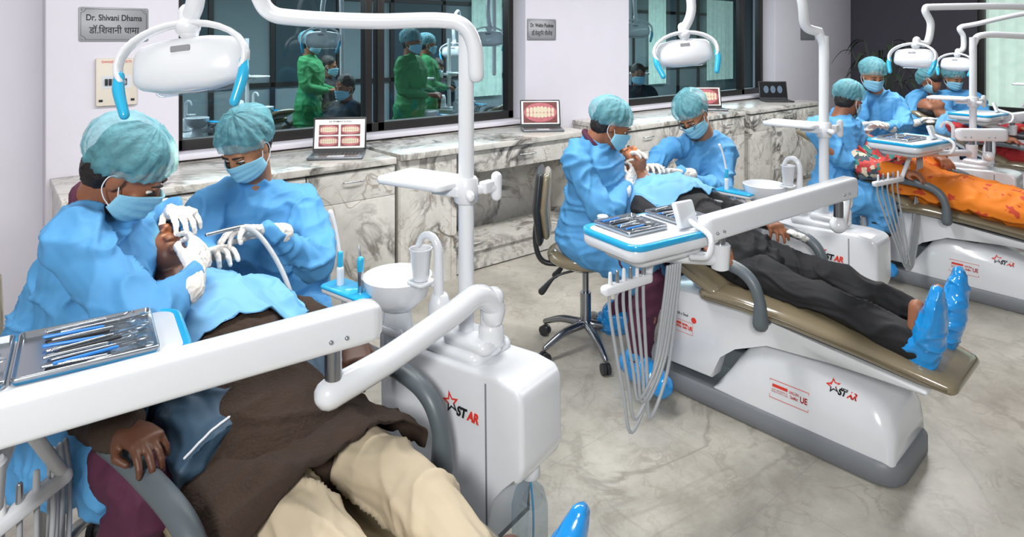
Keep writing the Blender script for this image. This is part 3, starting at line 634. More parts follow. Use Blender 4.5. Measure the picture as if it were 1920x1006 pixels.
def mtray(c,rz,hx,hy,lab,n,glab,seed):
    rnd=random.Random(seed); z=.963
    t=thing('instrument_tray',lab,'metal tray',(c[0],c[1],z))
    bm=B(); plate(bm,(c[0],c[1],0),hx,hy,.012,z,z+.016,.002,rz=rz,dish=(.004,.013)); obj('tray_body',bm,STEEL,t,50)
    M=Matrix.Translation((c[0],c[1],z+.0075))@Matrix.Rotation(rz,4,'Z')
    for k in range(n):
        y=-hy*.82+1.64*hy*k/(n-1); a=rnd.uniform(-.16,.16); m=M@Matrix.Translation((rnd.uniform(-.015,.015),y,.003*(k%3)))@Matrix.Rotation(a,4,'Z')
        it=thing('dental_instrument',glab,'dental instrument',m.translation,glab+' set'); ln=min(hx*.85,.105)
        kind=k%4
        bm=B(); tube(bm,[m@V((-ln*.6,0,0)),m@V((ln*.4,0,0))],.0036,8); obj('handle',bm,STEEL if kind<2 else (BLUEH if kind==2 else DARK),it)
        bm=B()
        if kind==0: tube(bm,[m@V((ln*.4,0,0)),m@V((ln*.8,0,.002))],.0014,6); ell(bm,(ln*.88,0,.003),(.011,.011,.0015),M=m,u=12,v=6)
        elif kind==1: stube(bm,[m@V((ln*.4,0,0)),m@V((ln*.7,0,.001)),m@V((ln*.85,.01,.002)),m@V((ln*.9,.0,.004))],.0013,6)
        elif kind==2: stube(bm,[m@V((ln*.4,0,0)),m@V((ln*.75,0,.001)),m@V((ln*.9,-.012,.002))],.0014,6)
        else: tube(bm,[m@V((ln*.4,0,0)),m@V((ln*.8,0,0))],.0014,6); box(bm,(ln*.85,0,.001),(.014,.005,.002),M=m)
        obj('working_end',bm,STEEL,it)
M0=Matrix.Translation((.05,1.60,0))@Matrix.Rotation(-.1,4,'Z')
q=M0@V((-.125,0,0)); mtray((q.x,q.y),-.1,.118,.115,'metal tray of many instruments at the lower left corner of the picture',18,'thin steel instrument in the left metal tray',1)
q=M0@V((.12,0,0)); mtray((q.x,q.y),-.1,.122,.115,'metal tray of instruments in front of the woman dentist',18,'steel instrument in the tray before the woman dentist',2)
q=P(1182,421,z=.97); mtray((q.x,q.y),-.12,.09,.09,'small metal tray on the second instrument table',11,'steel instrument on the second table',3)
q=P(1275,404,z=.97); mtray((q.x,q.y+.02),-.12,.075,.085,'metal tray beside the control box on the second table',9,'steel instrument beside the control box',4)
q=P(1690,258,z=.97); mtray((q.x,q.y),-.12,.12,.1,'metal tray on the table above the patient in orange',8,'steel instrument above the patient in orange',5)
t=thing('material_pot','round white pot on the corner of the second instrument table','pot',P(1130,412,z=.963))
q=P(1130,414,z=.963); bm=B(); cyl(bm,(q.x,q.y,.963),.018,.014); obj('pot',bm,WHITE2,t); bm=B(); cyl(bm,(q.x,q.y,.976),.02,.007); obj('lid',bm,WHITE,t)
# ---------------------------------------------------------------- stools
def stool(c,rz,lab,bz=None):
    t=thing('stool',lab,'stool',(c[0],c[1],0)); M=Matrix.Translation((c[0],c[1],0))@Matrix.Rotation(rz,4,'Z')
    bm=B(); lathe(bm,[(.12,.455),(.17,.46),(.195,.475),(.2,.495),(.19,.515),(.15,.527),(.01,.53)],(c[0],c[1],0),36); obj('seat',bm,TAN,t,60)
    bm=B(); cyl(bm,(c[0],c[1],.43),.1,.03); obj('seat_plate',bm,DARK,t)
    bm=B(); tube(bm,[M@V((0,0,.12)),M@V((0,0,.3))],.028,16,False); tube(bm,[M@V((0,0,.28)),M@V((0,0,.44))],.016,16,False); obj('gas_lift',bm,CHROME,t)
    for k in range(5):
        a=2*PI*k/5+.3; d=V((math.cos(a),math.sin(a),0))
        bm=B(); stube(bm,[M@(d*.03+V((0,0,.135))),M@(d*.15+V((0,0,.12))),M@(d*.26+V((0,0,.075)))],[.022,.018,.013],12); lg=obj('leg',bm,CHROME,t)
        bm=B()
        for s in (-1,1):
            sd=V((-d.y,d.x,0))*s*.012; cc=M@(d*.26+sd+V((0,0,.028))); nn=(M.to_3x3()@V((-d.y,d.x,0))); tube(bm,[cc-nn*.008,cc+nn*.008],.027,16,False)
        obj('caster',bm,DARK,lg)
    mb=M if bz is None else Matrix.Translation((c[0],c[1],0))@Matrix.Rotation(bz,4,'Z')
    ly=mb.to_3x3()@V((0,1,0))
    bm=B(); pad(bm,[(mb@V((-.20,0,.62)),.13,.025),(mb@V((-.215,0,.75)),.16,.03),(mb@V((-.20,0,.9)),.125,.025)],ly,28,2.8); bk=obj('backrest',bm,TAN,t,60)
    bm=B(); pad(bm,[(mb@V((-.232,0,.59)),.15,.022),(mb@V((-.247,0,.75)),.182,.026),(mb@V((-.232,0,.91)),.145,.022)],ly,28,2.8); obj('back_shell',bm,DARK,bk,60)
    bm=B(); stube(bm,[mb@V((-.1,0,.44)),mb@V((-.22,0,.45)),mb@V((-.26,0,.55)),mb@V((-.25,0,.7))],.014,10); obj('back_bracket',bm,DARK,t)
    for y in (-.1,.06):
        bm=B(); stube(bm,[M@V((-.03,y,.44)),M@V((-.12,y*1.4,.41)),M@V((-.19,y*1.5,.33))],[.006,.006,.018],10); obj('lever',bm,DARK,t)
q=P(1098,655,z=0)
stool((q.x,q.y),math.radians(-60),'tan padded stool on a chrome star base under the seated woman beside the black-clothed patient',math.radians(-45))
q1=P(95,870,d=1.80); stool((q1.x,q1.y),math.radians(-30),'stool under the woman dentist at the left edge')
q2=P(490,600,d=2.72); stool((q2.x,q2.y),math.radians(235),'stool under the man dentist in the nearest group')
# ---------------------------------------------------------------- people
def head(bm,M):
    E=lambda c,r:ell(bm,c,r,M=M,u=18,v=12)
    E((0,-.015,.035),(.074,.093,.085)); E((0,.02,-.02),(.062,.072,.085)); E((0,.03,-.07),(.046,.05,.04)); E((0,.066,-.094),(.02,.016,.016))
    tube(bm,[M@V((0,.086,.014)),M@V((0,.104,-.024))],[.008,.012],10); E((.011,.094,-.03),(.009,.009,.007)); E((-.011,.094,-.03),(.009,.009,.007))
    for s in (-1,1):
        E((s*.028,.077,.024),(.024,.012,.008)); E((s*.042,.06,-.022),(.02,.022,.02)); E((s*.075,-.005,-.005),(.009,.02,.032))
    E((0,.088,-.056),(.022,.01,.007)); E((0,.086,-.067),(.019,.01,.007))
def headM(c,f,up=UP,s=1.0):
    f=V(f).normalized(); x=f.cross(V(up)).normalized(); u=x.cross(f)
    return Matrix(((x.x,f.x,u.x,c[0]),(x.y,f.y,u.y,c[1]),(x.z,f.z,u.z,c[2]),(0,0,0,1)))@Matrix.Scale(s,4)
def cap(M,parent,m=CAP,puff=1.0,sd=0):
    bm=B(); U,W=96,36; n=V((0,-.42,.91)).normalized(); p0=V((0,.075,.045)); rings=[]; c0=V((0,-.03,.05))
    for j in range(1,W):
        r=[]
        for i in range(U):
            a=2*PI*i/U; b=PI*j/W-PI/2
            p=c0+V((.106*puff*math.cos(b)*math.cos(a),.122*puff*math.cos(b)*math.sin(a),.097*puff*math.sin(b)))
            h=(p-p0).dot(n)
            if h<0: p-=n*h*.82; q=p-V((0,-.02,0)); p=V((0,-.02,0))+q*(.94 if h>-.03 else .85)
            pl=noise.noise(V((math.cos(a)*7+sd,math.sin(a)*7,b*1.2)))*.011+abs(noise.noise(V((math.cos(a)*13,math.sin(a)*13+sd,b*2))))*-.012+noise.noise(p*60+V((sd,0,0)))*.004
            f=max(.45,min(1,1.1-abs(h)*4)) if h>0 else .6
            p+=(p-c0).normalized()*pl*f
            r.append(M@p)
        rings.append(r)
    loft(bm,rings); return obj('cap',bm,m,parent,0)
def mask(M,parent):
    bm=B(); rings=[]
    for j in range(15):
        t=-1+2*j/14; r=[]
        for i in range(25):
            th=math.radians(-84+168*i/24); c=math.cos(th)
            y=.012+.088*max(c,.0)**.9; y+=.019*math.exp(-(th/.42)**2)*(1 if t>-.2 else (1+ (t+.2)*.5))
            if t<-.5: y-=.03*(-.5-t)*c
            z=-.047+t*.053*(.35+.65*c)
            y+=.0026*math.sin(t*12)*c
            r.append(M@V((.077*math.sin(th),y,z)))
        rings.append(r)
    loft(bm,rings,False,False,False); o=obj('face_mask',bm,MASK,parent,0)
    s=o.modifiers.new('s','SOLIDIFY'); s.thickness=.003
    for sg in (-1,1):
        bm=B(); stube(bm,[M@V((sg*.076,.025,-.03)),M@V((sg*.08,-.005,.01)),M@V((sg*.083,-.024,.0)),M@V((sg*.082,-.02,-.03)),M@V((sg*.08,-.0,-.05)),M@V((sg*.076,.025,-.062))],.0016,6)
        obj('ear_loop',bm,MASKL,o)
def glasses(M,parent):
    bm=B()
    for sg in (-1,1):
        tube(bm,[M@V((sg*.031+.021*math.cos(a),.098,.002+.016*math.sin(a))) for a in [k*PI/10 for k in range(21)]],.0018,6); tube(bm,[M@V((sg*.052,.097,.004)),M@V((sg*.078,.05,.005)),M@V((sg*.082,-.01,.004))],.0018,6)
    tube(bm,[M@V((-.01,.1,.006)),M@V((.01,.1,.006))],.0018,6); obj('glasses',bm,BLACK,parent,0)
def eyes(M,parent,closed=False):
    for s in (-1,1):
        if not closed:
            bm=B(); ell(bm,(s*.029,.0735,.004),(.012,.0125,.007),M=M,u=14,v=10); e=obj('eye',bm,EYEW,parent,0)
            bm=B(); ell(bm,(s*.029,.0815,.001),(.0058,.0055,.0056),M=M,u=12,v=8); obj('iris',bm,IRIS,e,0)
        bm=B(); stube(bm,[M@V((s*.015,.086,.004)),M@V((s*.029,.0885,.0 if closed else .0105)),M@V((s*.044,.078,.004))],.0024,6); obj('eyelashes',bm,HAIR,parent)
        bm=B(); stube(bm,[M@V((s*.012,.087,.028)),M@V((s*.028,.0885,.034)),M@V((s*.05,.072,.026))],[.0032,.004,.002],8); obj('eyebrow',bm,HAIR,parent)
def hand(bm,w,d,pn,side=1,curl=.5,s=1.0,thumb=.6):
    d=V(d).normalized(); pn=V(pn); pn=(pn-d*pn.dot(d)).normalized(); x=d.cross(-pn).normalized()*side
    w=V(w)
    Q=lambda a,b,c:w+(x*a+d*b-pn*c)*s
    pad(bm,[(Q(0,-.03,0),.026*s,.02*s),(Q(0,.01,0),.03*s,.018*s),(Q(0,.05,0),.04*s,.017*s),(Q(.001,.088,0),.041*s,.013*s)],x,16,2.6)
    for k,(fx,ln,y0) in enumerate(((.031,.07,.086),(.0105,.078,.092),(-.0105,.072,.089),(-.031,.056,.08))):
        a=(.35+.12*k)*curl; p=[Q(fx*.9,y0-.015,0)]; q=V((fx,y0,0)); p.append(Q(*q)); sp=fx*.9
        for m_,f in enumerate((.45,.32,.23)):
            a+=curl*(.55 if m_ else .25); q=q+V((sp*.5*f*ln/.03*.3,math.cos(a)*ln*f,-math.sin(a)*ln*f)); p.append(Q(*q))
        tube(bm,p,[.0095*s,.0092*s,.0088*s,.008*s,.0068*s],10)
    tube(bm,[Q(.02,.01,-.004),Q(.04,.035,-.012),Q(.052,.06,-.018-.012*thumb),Q(.05-.012*thumb,.085,-.022-.02*thumb)],[.014*s,.012*s,.0105*s,.008*s],10)
def limb(bm,pts,rs,n=5,rnd=True): stube(bm,pts,rs,16,n,None,rnd)
def torso(bm,pel,neck,lat,k=1.0,kd=1.0,bend=0.0):
    pel,neck=V(pel),V(neck); ax=neck-pel; fr=V(lat).cross(ax).normalized(); out=[]
    for t,w,d,b in ((-.08,.13,.1,0),(0,.165,.12,0),(.15,.165,.125,.2),(.35,.15,.115,.6),(.55,.165,.12,1),(.75,.185,.12,.9),(.88,.175,.1,.5),(.96,.11,.075,.15),(1.02,.062,.058,0)):
        out.append((pel+ax*t-fr*bend*b,w*k,d*k*kd))
    pad(bm,out,lat,24,2.3)
def person(name,lab,J,skin=SKIN,gown=GOWN,trous=BURG,gloves=True,capm=CAP,msk=True,shoes=SHOEB,hair=True,vox=.0075,up=UP,sd=1,bend=.04,gv=.011,crease=.012,hs=1.0,legs=True,sit=True,flip=1,collar=None,ss=1.0,gl=1.0,spec=False,gk=1.0):
    G=lambda k:V(J[k])
    base=G('pel'); t=thing('person',lab,'person',(base.x,base.y,0))
    lat=(G('shR')-G('shL')); Mh=headM(G('head'),J['face'],J.get('up',up),hs)
    neck=G('neck')
    bm=B(); head(bm,Mh); tube(bm,[neck-(G('head')-neck)*.2,Mh@V((0,-.02,-.03))],[.062*hs,.054*hs],16)
    torso(bm,base,neck,lat,.80,.80,bend)
    for s in 'LR':
        limb(bm,[neck.lerp(G('sh'+s),.4),G('sh'+s),G('el'+s),G('wr'+s)],[.042,.045,.034,.024])
        if legs: limb(bm,[base+(lat.normalized()*(.09 if s=='R' else -.09)),G('kn'+s),G('an'+s)],[.078,.05,.036]); tube(bm,[G('an'+s),G('toe'+s)],[.035,.028],12)
        dv=G('hd'+s)-G('wr'+s)
        if not gloves: hand(bm,G('wr'+s)+dv.normalized()*.02,dv,J.get('pn'+s,-UP),(1 if s=='L' else -1)*flip,J.get('curl',.6),1.0)
    blob('body',bm,skin,t,vox,2)
    eyes(Mh,t,J.get('closed',False))
    if spec: glasses(Mh,t)
    if capm: cap(Mh,t,capm,1.0,sd)
    if hair:
        bm=B(); ell(bm,(0,-.045,-.005),(.072,.066,.08),M=Mh); ell(bm,(0,-.022,.05),(.081,.092,.083),M=Mh)
        if not capm: ell(bm,(0,-.03,.05),(.086,.096,.087),M=Mh)
        blob('hair',bm,HAIR,t,.008,2,.003,30,sd)
    if msk: mask(Mh,t)
    if gown:
        bm=B(); torso(bm,base,neck,lat,1.04,1.06,bend)
        for s in 'LR':
            sh=G('sh'+s); el=G('el'+s); wr=G('wr'+s)
            limb(bm,[neck.lerp(sh,.45),sh,sh.lerp(el,.5)-UP*.015,el,el.lerp(wr,.45)-UP*.012,wr],[.058,.069,.071,.063,.056,.036])
        if legs:
            for s in 'LR':
                kn=G('kn'+s); hp=base+lat.normalized()*(.09 if s=='R' else -.09); kg=hp.lerp(kn,gl)
                limb(bm,[hp,hp.lerp(kg,.5),kg,kg+V((0,0,-.05 if sit else -.12))],[.125*gk,.115*gk,.095*gk,.085*gk])
            mid=(G('knL')+G('knR'))*.5; limb(bm,[base,base.lerp(mid,.5*gl),base.lerp(mid,gl)],[.13*gk,.11*gk,.085*gk])
            if not sit: limb(bm,[base,base-UP*.16],[.15,.17])
        for pp,rr in J.get('extra',[]): limb(bm,pp,rr)
        blob('gown',bm,gown,t,gv,3,crease,7,sd)
    if collar:
        ax=(G('head')-neck).normalized(); a_=ax.orthogonal().normalized(); b_=ax.cross(a_); c_=neck+ax*.02
        bm=B(); ps=[c_+(a_*math.cos(k*PI/10)+b_*math.sin(k*PI/10))*.068 for k in range(21)]; tube(bm,ps,.014,10); obj('collar',bm,collar,t,0)
    if trous and legs:
        bm=B()
        for s in 'LR':
            kn,an=G('kn'+s),G('an'+s); limb(bm,[base+(lat.normalized()*(.09 if s=='R' else -.09)),kn,kn.lerp(an,.5),an],[.095*gk,.074,.066,.053])
        blob('trousers',bm,trous,t,.010,3,.008,9,sd+2)
    if gloves:
        for s in 'LR':
            dv=(G('hd'+s)-G('wr'+s)); bm=B(); hand(bm,G('wr'+s)+dv.normalized()*.02,dv,J.get('pn'+s,-UP),(1 if s=='L' else -1)*flip,J.get('curl',.6),1.02); tube(bm,[G('wr'+s)-dv.normalized()*.05,G('wr'+s)+dv.normalized()*.02],[.036,.028],14)
            blob('glove',bm,GLOVE,t,.0032 if vox<.009 else .006,1,.0015,40,sd)
    if shoes and legs:
        for s in 'LR':
            a,b=G('an'+s),G('toe'+s); bm=B(); f=(b-a).normalized(); tube(bm,[a+V((0,0,.03)),a-UP*.03],[.05*ss,.052*ss],16); limb(bm,[a-UP*.03-f*.05,a.lerp(b,.4)-UP*.01,b],[.048*ss,.052*ss,.042*ss])
            blob('shoe_cover' if shoes==SHOEB else 'shoe',bm,shoes,t,.008,1,.006,14,sd)
    return t
person('p','woman dentist in blue gown and teal cap, bending at the left edge, seen side-on',dict(
 head=P(238,322,d=1.77),face=RIGHT*.74+FWD*.32-UP*.74,up=UP+RIGHT*.5,neck=P(180,388,d=1.80),pel=P(115,790,d=1.76),
 shR=P(142,440,d=1.64),elR=P(268,612,d=1.52),wrR=P(362,516,d=1.70),hdR=P(376,458,d=1.80),pnR=FWD*.5-RIGHT*.6,
 shL=P(262,412,d=1.98),elL=P(300,450,d=2.14),wrL=P(318,395,d=2.03),hdL=P(352,402,d=1.94),pnL=-UP,curl=.8,
 knR=P(275,890,d=1.42),anR=P(185,1180,d=1.46),toeR=P(260,1290,d=1.45),knL=P(350,880,d=1.85),anL=P(300,1130,d=1.95),toeL=P(370,1150,d=1.9),
 extra=[([P(170,430,d=1.78),P(130,560,d=1.78),P(85,690,d=1.78)],[.08,.11,.13]),([P(215,425,d=1.8),P(230,600,d=1.78),P(200,720,d=1.7)],[.07,.10,.12])]),
 sd=1,hs=1.03,vox=.006,gv=.007,crease=.015,bend=.05,collar=BURG,gl=.72)
person('p','man dentist in blue gown and teal cap facing the camera, holding a hose',dict(
 head=P(462,274,d=2.40),face=-FWD*.8-RIGHT*.28-UP*.72,neck=P(480,350,d=2.52),pel=P(500,570,d=2.72),
 shR=P(398,380,d=2.45),elR=P(372,470,d=2.3),wrR=P(395,484,d=2.1),hdR=P(410,468,d=2.03),pnR=-UP,
 shL=P(560,382,d=2.55),elL=P(598,490,d=2.35),wrL=P(505,435,d=2.16),hdL=P(445,430,d=2.08),pnL=-UP*.8-FWD*.5,curl=.9,
 knR=P(430,600,d=2.45),anR=P(440,800,d=2.45),toeR=P(430,820,d=2.35),knL=P(590,620,d=2.45),anL=P(590,800,d=2.5),toeL=P(600,830,d=2.4),
 extra=[([P(560,420,d=2.6),P(578,500,d=2.65),P(555,600,d=2.6)],[.08,.10,.12])]),
 skin=SKIN2,trous=BLACKC,sd=3,vox=.0065,gv=.008,crease=.016,hs=.98)
person('p','woman in blue gown seated on the chrome stool, in profile beside the black-clothed patient',dict(
 head=P(1146,235,d=3.2),face=RIGHT*.85-UP*.5-FWD*.0,up=UP+RIGHT*.2,neck=P(1108,270,d=3.22),pel=P(1100,448,d=3.27),
 shR=P(1082,298,d=3.08),elR=P(1130,395,d=3.0),wrR=P(1175,350,d=3.15),hdR=P(1190,322,d=3.25),pnR=FWD*.6-RIGHT*.5,
 shL=P(1142,292,d=3.42),elL=P(1172,350,d=3.5),wrL=P(1165,305,d=3.38),hdL=P(1185,290,d=3.33),pnL=-UP,curl=.8,
 knR=P(1212,512,d=2.92),anR=P(1197,680,d=2.9),toeR=P(1240,722,d=2.75),knL=P(1240,505,d=3.15),anL=P(1150,595,d=3.3),toeL=P(1180,605,d=3.2)),
 sd=5,hs=.95,vox=.008,gv=.009,crease=.014,collar=BURG,ss=1.2,gl=.95,gk=.82)
person('p','dentist with glasses in blue gown, head bowed over the black-clothed patient by the counter',dict(
 head=P(1298,216,d=3.75),face=-FWD*.62-RIGHT*.5-UP*.75,up=UP-RIGHT*.3,neck=P(1320,256,d=3.9),pel=P(1318,385,d=4.1),
 shR=P(1245,285,d=3.78),elR=P(1208,330,d=3.65),wrR=P(1212,325,d=3.5),hdR=P(1222,312,d=3.42),pnR=-UP,
 shL=P(1355,278,d=3.9),elL=P(1350,355,d=3.7),wrL=P(1280,325,d=3.52),hdL=P(1240,320,d=3.48),pnL=-UP*.8-FWD*.4,curl=.9,
 knR=P(1280,420,d=3.8),anR=P(1280,540,d=3.8),toeR=P(1270,560,d=3.7),knL=P(1345,420,d=3.85),anL=P(1345,540,d=3.9),toeL=P(1345,560,d=3.8)),
 skin=SKIN2,trous=BLACKC,sd=6,vox=.008,gv=.009,sit=False,crease=.016,spec=True)
person('p','dentist in blue gown with back turned, seated beside the patient in orange',dict(
 head=P(1592,189,d=4.62),face=FWD*.35+RIGHT*.8-UP*.5,neck=P(1575,220,d=4.62),pel=P(1560,355,d=4.5),
 shR=P(1530,240,d=4.45),elR=P(1585,305,d=4.35),wrR=P(1612,270,d=4.55),hdR=P(1622,245,d=4.7),pnR=FWD,
 shL=P(1600,240,d=4.85),elL=P(1625,285,d=4.95),wrL=P(1620,250,d=4.85),hdL=P(1632,240,d=4.8),pnL=-UP,
 knR=P(1655,385,d=4.25),anR=P(1640,490,d=4.25),toeR=P(1670,505,d=4.2),knL=P(1670,375,d=4.5),anL=P(1650,470,d=4.5),toeL=P(1670,480,d=4.45)),
 sd=7,vox=.01,gv=.011,trous=BLACKC,sit=False,crease=.015)
person('p','dentist in blue gown facing the camera behind the patient in orange',dict(
 head=P(1637,142,d=5.3),face=-FWD*.85-RIGHT*.1-UP*.4,neck=P(1645,176,d=5.4),pel=P(1660,290,d=5.55),
 shR=P(1612,194,d=5.3),elR=P(1605,235,d=5.2),wrR=P(1620,235,d=5.0),hdR=P(1632,232,d=4.95),pnR=-UP,
 shL=P(1684,194,d=5.4),elL=P(1695,235,d=5.2),wrL=P(1665,238,d=5.0),hdL=P(1645,232,d=4.95),pnL=-UP,
 knR=P(1640,310,d=5.3),anR=P(1640,400,d=5.3),toeR=P(1640,410,d=5.2),knL=P(1690,310,d=5.3),anL=P(1690,400,d=5.3),toeL=P(1690,410,d=5.2)),
 skin=SKIN2,trous=BLACKC,sd=8,vox=.01,gv=.011,sit=False,crease=.015)
person('p','gowned dentist leaning left in the farthest group, cap partly behind the hanging lamp',dict(
 head=P(1745,150,d=6.3),face=-RIGHT*.2+FWD*.3-UP*.6,neck=P(1742,173,d=6.4),pel=P(1735,255,d=6.6),
 shR=P(1768,188,d=6.3),elR=P(1775,225,d=6.2),wrR=P(1755,228,d=6.1),hdR=P(1745,225,d=6.1),
 shL=P(1712,185,d=6.4),elL=P(1705,225,d=6.3),wrL=P(1725,228,d=6.1),hdL=P(1735,225,d=6.1),
 knR=P(1750,275,d=6.3),anR=P(1750,350,d=6.3),toeR=P(1750,355,d=6.2),knL=P(1720,275,d=6.3),anL=P(1720,350,d=6.3),toeL=P(1720,355,d=6.2)),
 sd=9,vox=.012,gv=.013,trous=BLACKC,sit=False)
person('p','gowned dentist facing the camera in the farthest group near the end window',dict(
 head=P(1788,147,d=6.8),face=-FWD*.8-UP*.35,neck=P(1790,172,d=6.85),pel=P(1805,245,d=6.9),
 shR=P(1762,184,d=6.8),elR=P(1765,215,d=6.6),wrR=P(1780,218,d=6.4),hdR=P(1788,215,d=6.35),
 shL=P(1830,184,d=6.8),elL=P(1845,215,d=6.6),wrL=P(1820,218,d=6.4),hdL=P(1810,215,d=6.35),
 knR=P(1790,265,d=6.6),anR=P(1790,340,d=6.6),toeR=P(1790,345,d=6.5),knL=P(1830,265,d=6.6),anL=P(1830,340,d=6.6),toeL=P(1830,345,d=6.5)),
 skin=SKIN2,sd=10,vox=.012,gv=.013,trous=BLACKC,sit=False)
# ---------------------------------------------------------------- patients
def tree_of(o): return BVHTree.FromPolygons([v.co.copy() for v in o.data.vertices],[list(p.vertices) for p in o.data.polygons])
def drape(i,parent,under,v0,v1,w,h,zc0,zc1,m,name='drape',sd=0,ang=105,du=0,lift=.01,am=.013,asd=0,flare=0):
    trees=[tree_of(o) for o in under]
    n=52; k=48; lat=L(i,1,0,0)-L(i,0,0,0); G=[]
    for a in range(n+1):
        t=a/n; zc=zc0+(zc1-zc0)*t; r=[]
        for b in range(k+1):
            q=-1+2*b/k; v=v0+(v1-v0)*t+(math.sin(q*5+sd)*.012 if a==n else 0)*1.0
            ww=w*(1+flare*t); th=math.radians(q*ang); x=ww*math.sin(th) if abs(q)<.86 else ww*math.copysign(1,q)*math.sin(math.radians(.86*ang)); z=zc+h*math.cos(th)
            p=L(i,x+du,v,z)+lat*noise.noise(L(i,x,v,z)*7)*.012*q
            for tr in trees:
                hit=tr.ray_cast(V((p.x,p.y,1.6)),V((0,0,-1)))
                if hit[0] is not None and hit[0].z+lift>p.z and abs(q)<.95: p.z=hit[0].z+lift
            r.append(p)
        G.append(r)
    for it in range(6):
        Z=[[p.z for p in r] for r in G]
        for a in range(0,n+1):
            for b in range(1,k): G[a][b].z=max(Z[a][b],(Z[max(a-1,0)][b]+Z[min(a+1,n)][b]+Z[a][b-1]+Z[a][b+1])/4)
    for r in G:
        for p in r:
            w_=noise.noise_vector(p*5)*.05; p.z+=noise.noise(p*9+V((sd,0,0)))*.006+(max(0,1-abs(noise.noise(V((p.x,p.y,0))*9+w_*8+V((0,sd,0))))*4)**1.6+max(0,1-abs(noise.noise(V((p.x,p.y*.5,0))*16+w_*8+V((0,sd+5,0))))*4)**2*.4)*am
    bm=B(); loft(bm,G,False,False,False); o=obj(name,bm,m,parent,0); s=o.modifiers.new('s','SOLIDIFY'); s.thickness=.004; return o
def patient(i,lab,skin,top,trous,JJ={},sd=1,vox=.006,shoes=True,toe=.21,legr=.075,sock=None,short=False,tst=None,tk=1.0,tc=.012,hsz=1.0):
    l=lambda u,v,z:L(i,u,v,z)
    t=thing('person',lab,'person',l(0,.2,0))
    J=dict(head=l(-.01,.80,.95),neck=l(0,.66,.85),pel=l(0,.12,.61),shL=l(-.19,.56,.80),shR=l(.19,.56,.80),
      elL=l(-.29,.36,.735),elR=l(.27,.34,.74),wrL=l(-.30,.17,.755),wrR=l(.2,.14,.80),hdL=l(-.31,.08,.75),hdR=l(.14,.05,.78),
      knL=l(-.12,-.22,.585),knR=l(.13,-.22,.585),anL=l(-.12,-.56,.525),anR=l(.10,-.57,.525)); J.update(JJ)
    f=(UP*.93-(L(i,0,1,0)-L(i,0,0,0))*.25); hu=(L(i,0,1,0)-L(i,0,0,0))*.95+UP*.3; Mh=headM(J['head'],f,hu,.98)
    lat=L(i,1,0,0)-L(i,0,0,0)
    bm=B(); head(bm,Mh); tube(bm,[J['neck'],Mh@V((0,-.02,-.04))],[.058,.052],14)
    torso(bm,J['pel'],J['neck'],lat,.78,.70)
    for s,sg in (('L',-1),('R',1)):
        limb(bm,[J['neck'].lerp(J['sh'+s],.4),J['sh'+s],J['el'+s],J['wr'+s]],[.05,.05,.038,.026])
        limb(bm,[J['pel']+lat*.09*sg,J['kn'+s],J['an'+s]],[.056,.044,.034])
        tube(bm,[J['an'+s],J['an'+s]+UP*toe*.6],[.034,.028],12)
        dv=J['hd'+s]-J['wr'+s]; hand(bm,J['wr'+s],dv,-UP,sg*-1,.8,hsz)
    blob('body',bm,skin,t,vox,1)
    eyes(Mh,t,True)
    bm=B(); ell(bm,(0,-.05,.02),(.082,.07,.095),M=Mh); blob('hair',bm,HAIR,t,.008,2,.003,30,sd)
    bm=B(); torso(bm,J['pel'],J['neck'],lat,1.0*tk,.96)
    for s in 'LR':
        if short: limb(bm,[J['neck'].lerp(J['sh'+s],.5),J['sh'+s],J['sh'+s].lerp(J['el'+s],.8)],[.06,.065,.055])
        else: limb(bm,[J['neck'].lerp(J['sh'+s],.5),J['sh'+s],J['sh'+s].lerp(J['el'+s],.5),J['el'+s],J['el'+s].lerp(J['wr'+s],.6),J['wr'+s]],[.06,.07,.062,.055,.048,.038])
    tp=blob('top',bm,top,t,.009,3,.008 if short else .011,9,sd)
    bm=B()
    for s,sg in (('L',-1),('R',1)):
        h=J['pel']+lat*.095*sg
        if tst is not None: h=h.lerp(J['kn'+s],tst)
        limb(bm,[h,h.lerp(J['kn'+s],.5),J['kn'+s],J['kn'+s].lerp(J['an'+s],.5),J['an'+s]-( J['an'+s]-J['kn'+s]).normalized()*.04],[legr*(1.3 if tst is None else 1.05),legr*1.1,legr,legr*.98,legr*.94])
    tr=blob('trousers',bm,trous,t,.007,2,tc,8,sd+1,(1,.45,1))
    if sock:
        for s in 'LR':
            bm=B(); d_=(J['an'+s]-J['kn'+s]).normalized(); tube(bm,[J['an'+s]-d_*.12,J['an'+s],J['an'+s]+d_*.03],[.048,.046,.045],14); blob('sock',bm,sock,t,.008,2)
    if shoes:
        yv=L(i,0,1,0)-L(i,0,0,0)
        for s,sg in (('L',-1),('R',1)):
            a=J['an'+s]; to=J.get('to'+s,V((0,0,0))); bm=B(); pad(bm,[(a-UP*.05-yv*.015,.040,.045),(a-yv*.035+UP*.02,.055,.05),(a-yv*.05+UP*.09+lat*.010*sg+to*.4,.060,.042),(a-yv*.058+UP*.16+lat*.02*sg+to*.8,.046,.030),(a-yv*.062+UP*.21+lat*.025*sg+to,.022,.018)],lat,24,2.2); tube(bm,[a-yv*.03,a+yv*.04],[.050,.050],14)
            blob('shoe_cover',bm,SHOEB,t,.005,1,.0055,13,sd+sg,(1,1,.5))
    return t,J,Mh,lat,tp,tr
pt1,J1,Mh1,lat1,tp1,tr1=patient(0,'patient in a brown shawl and beige trousers reclining in the nearest dental chair',SKIN3,BROWN,BEIGE,dict(knL=L(0,-.12,-.24,.575),knR=L(0,.10,-.2,.585),anR=L(0,-.01,-.545,.575),anL=L(0,-.15,-.58,.50),toR=V((.06,-.02,-.02)),wrL=L(0,-.31,.27,.765),hdL=L(0,-.30,.18,.765),elL=L(0,-.30,.46,.74)),sd=2,vox=.0045,legr=.071,short=True,tst=.22,tc=.011,hsz=.92)
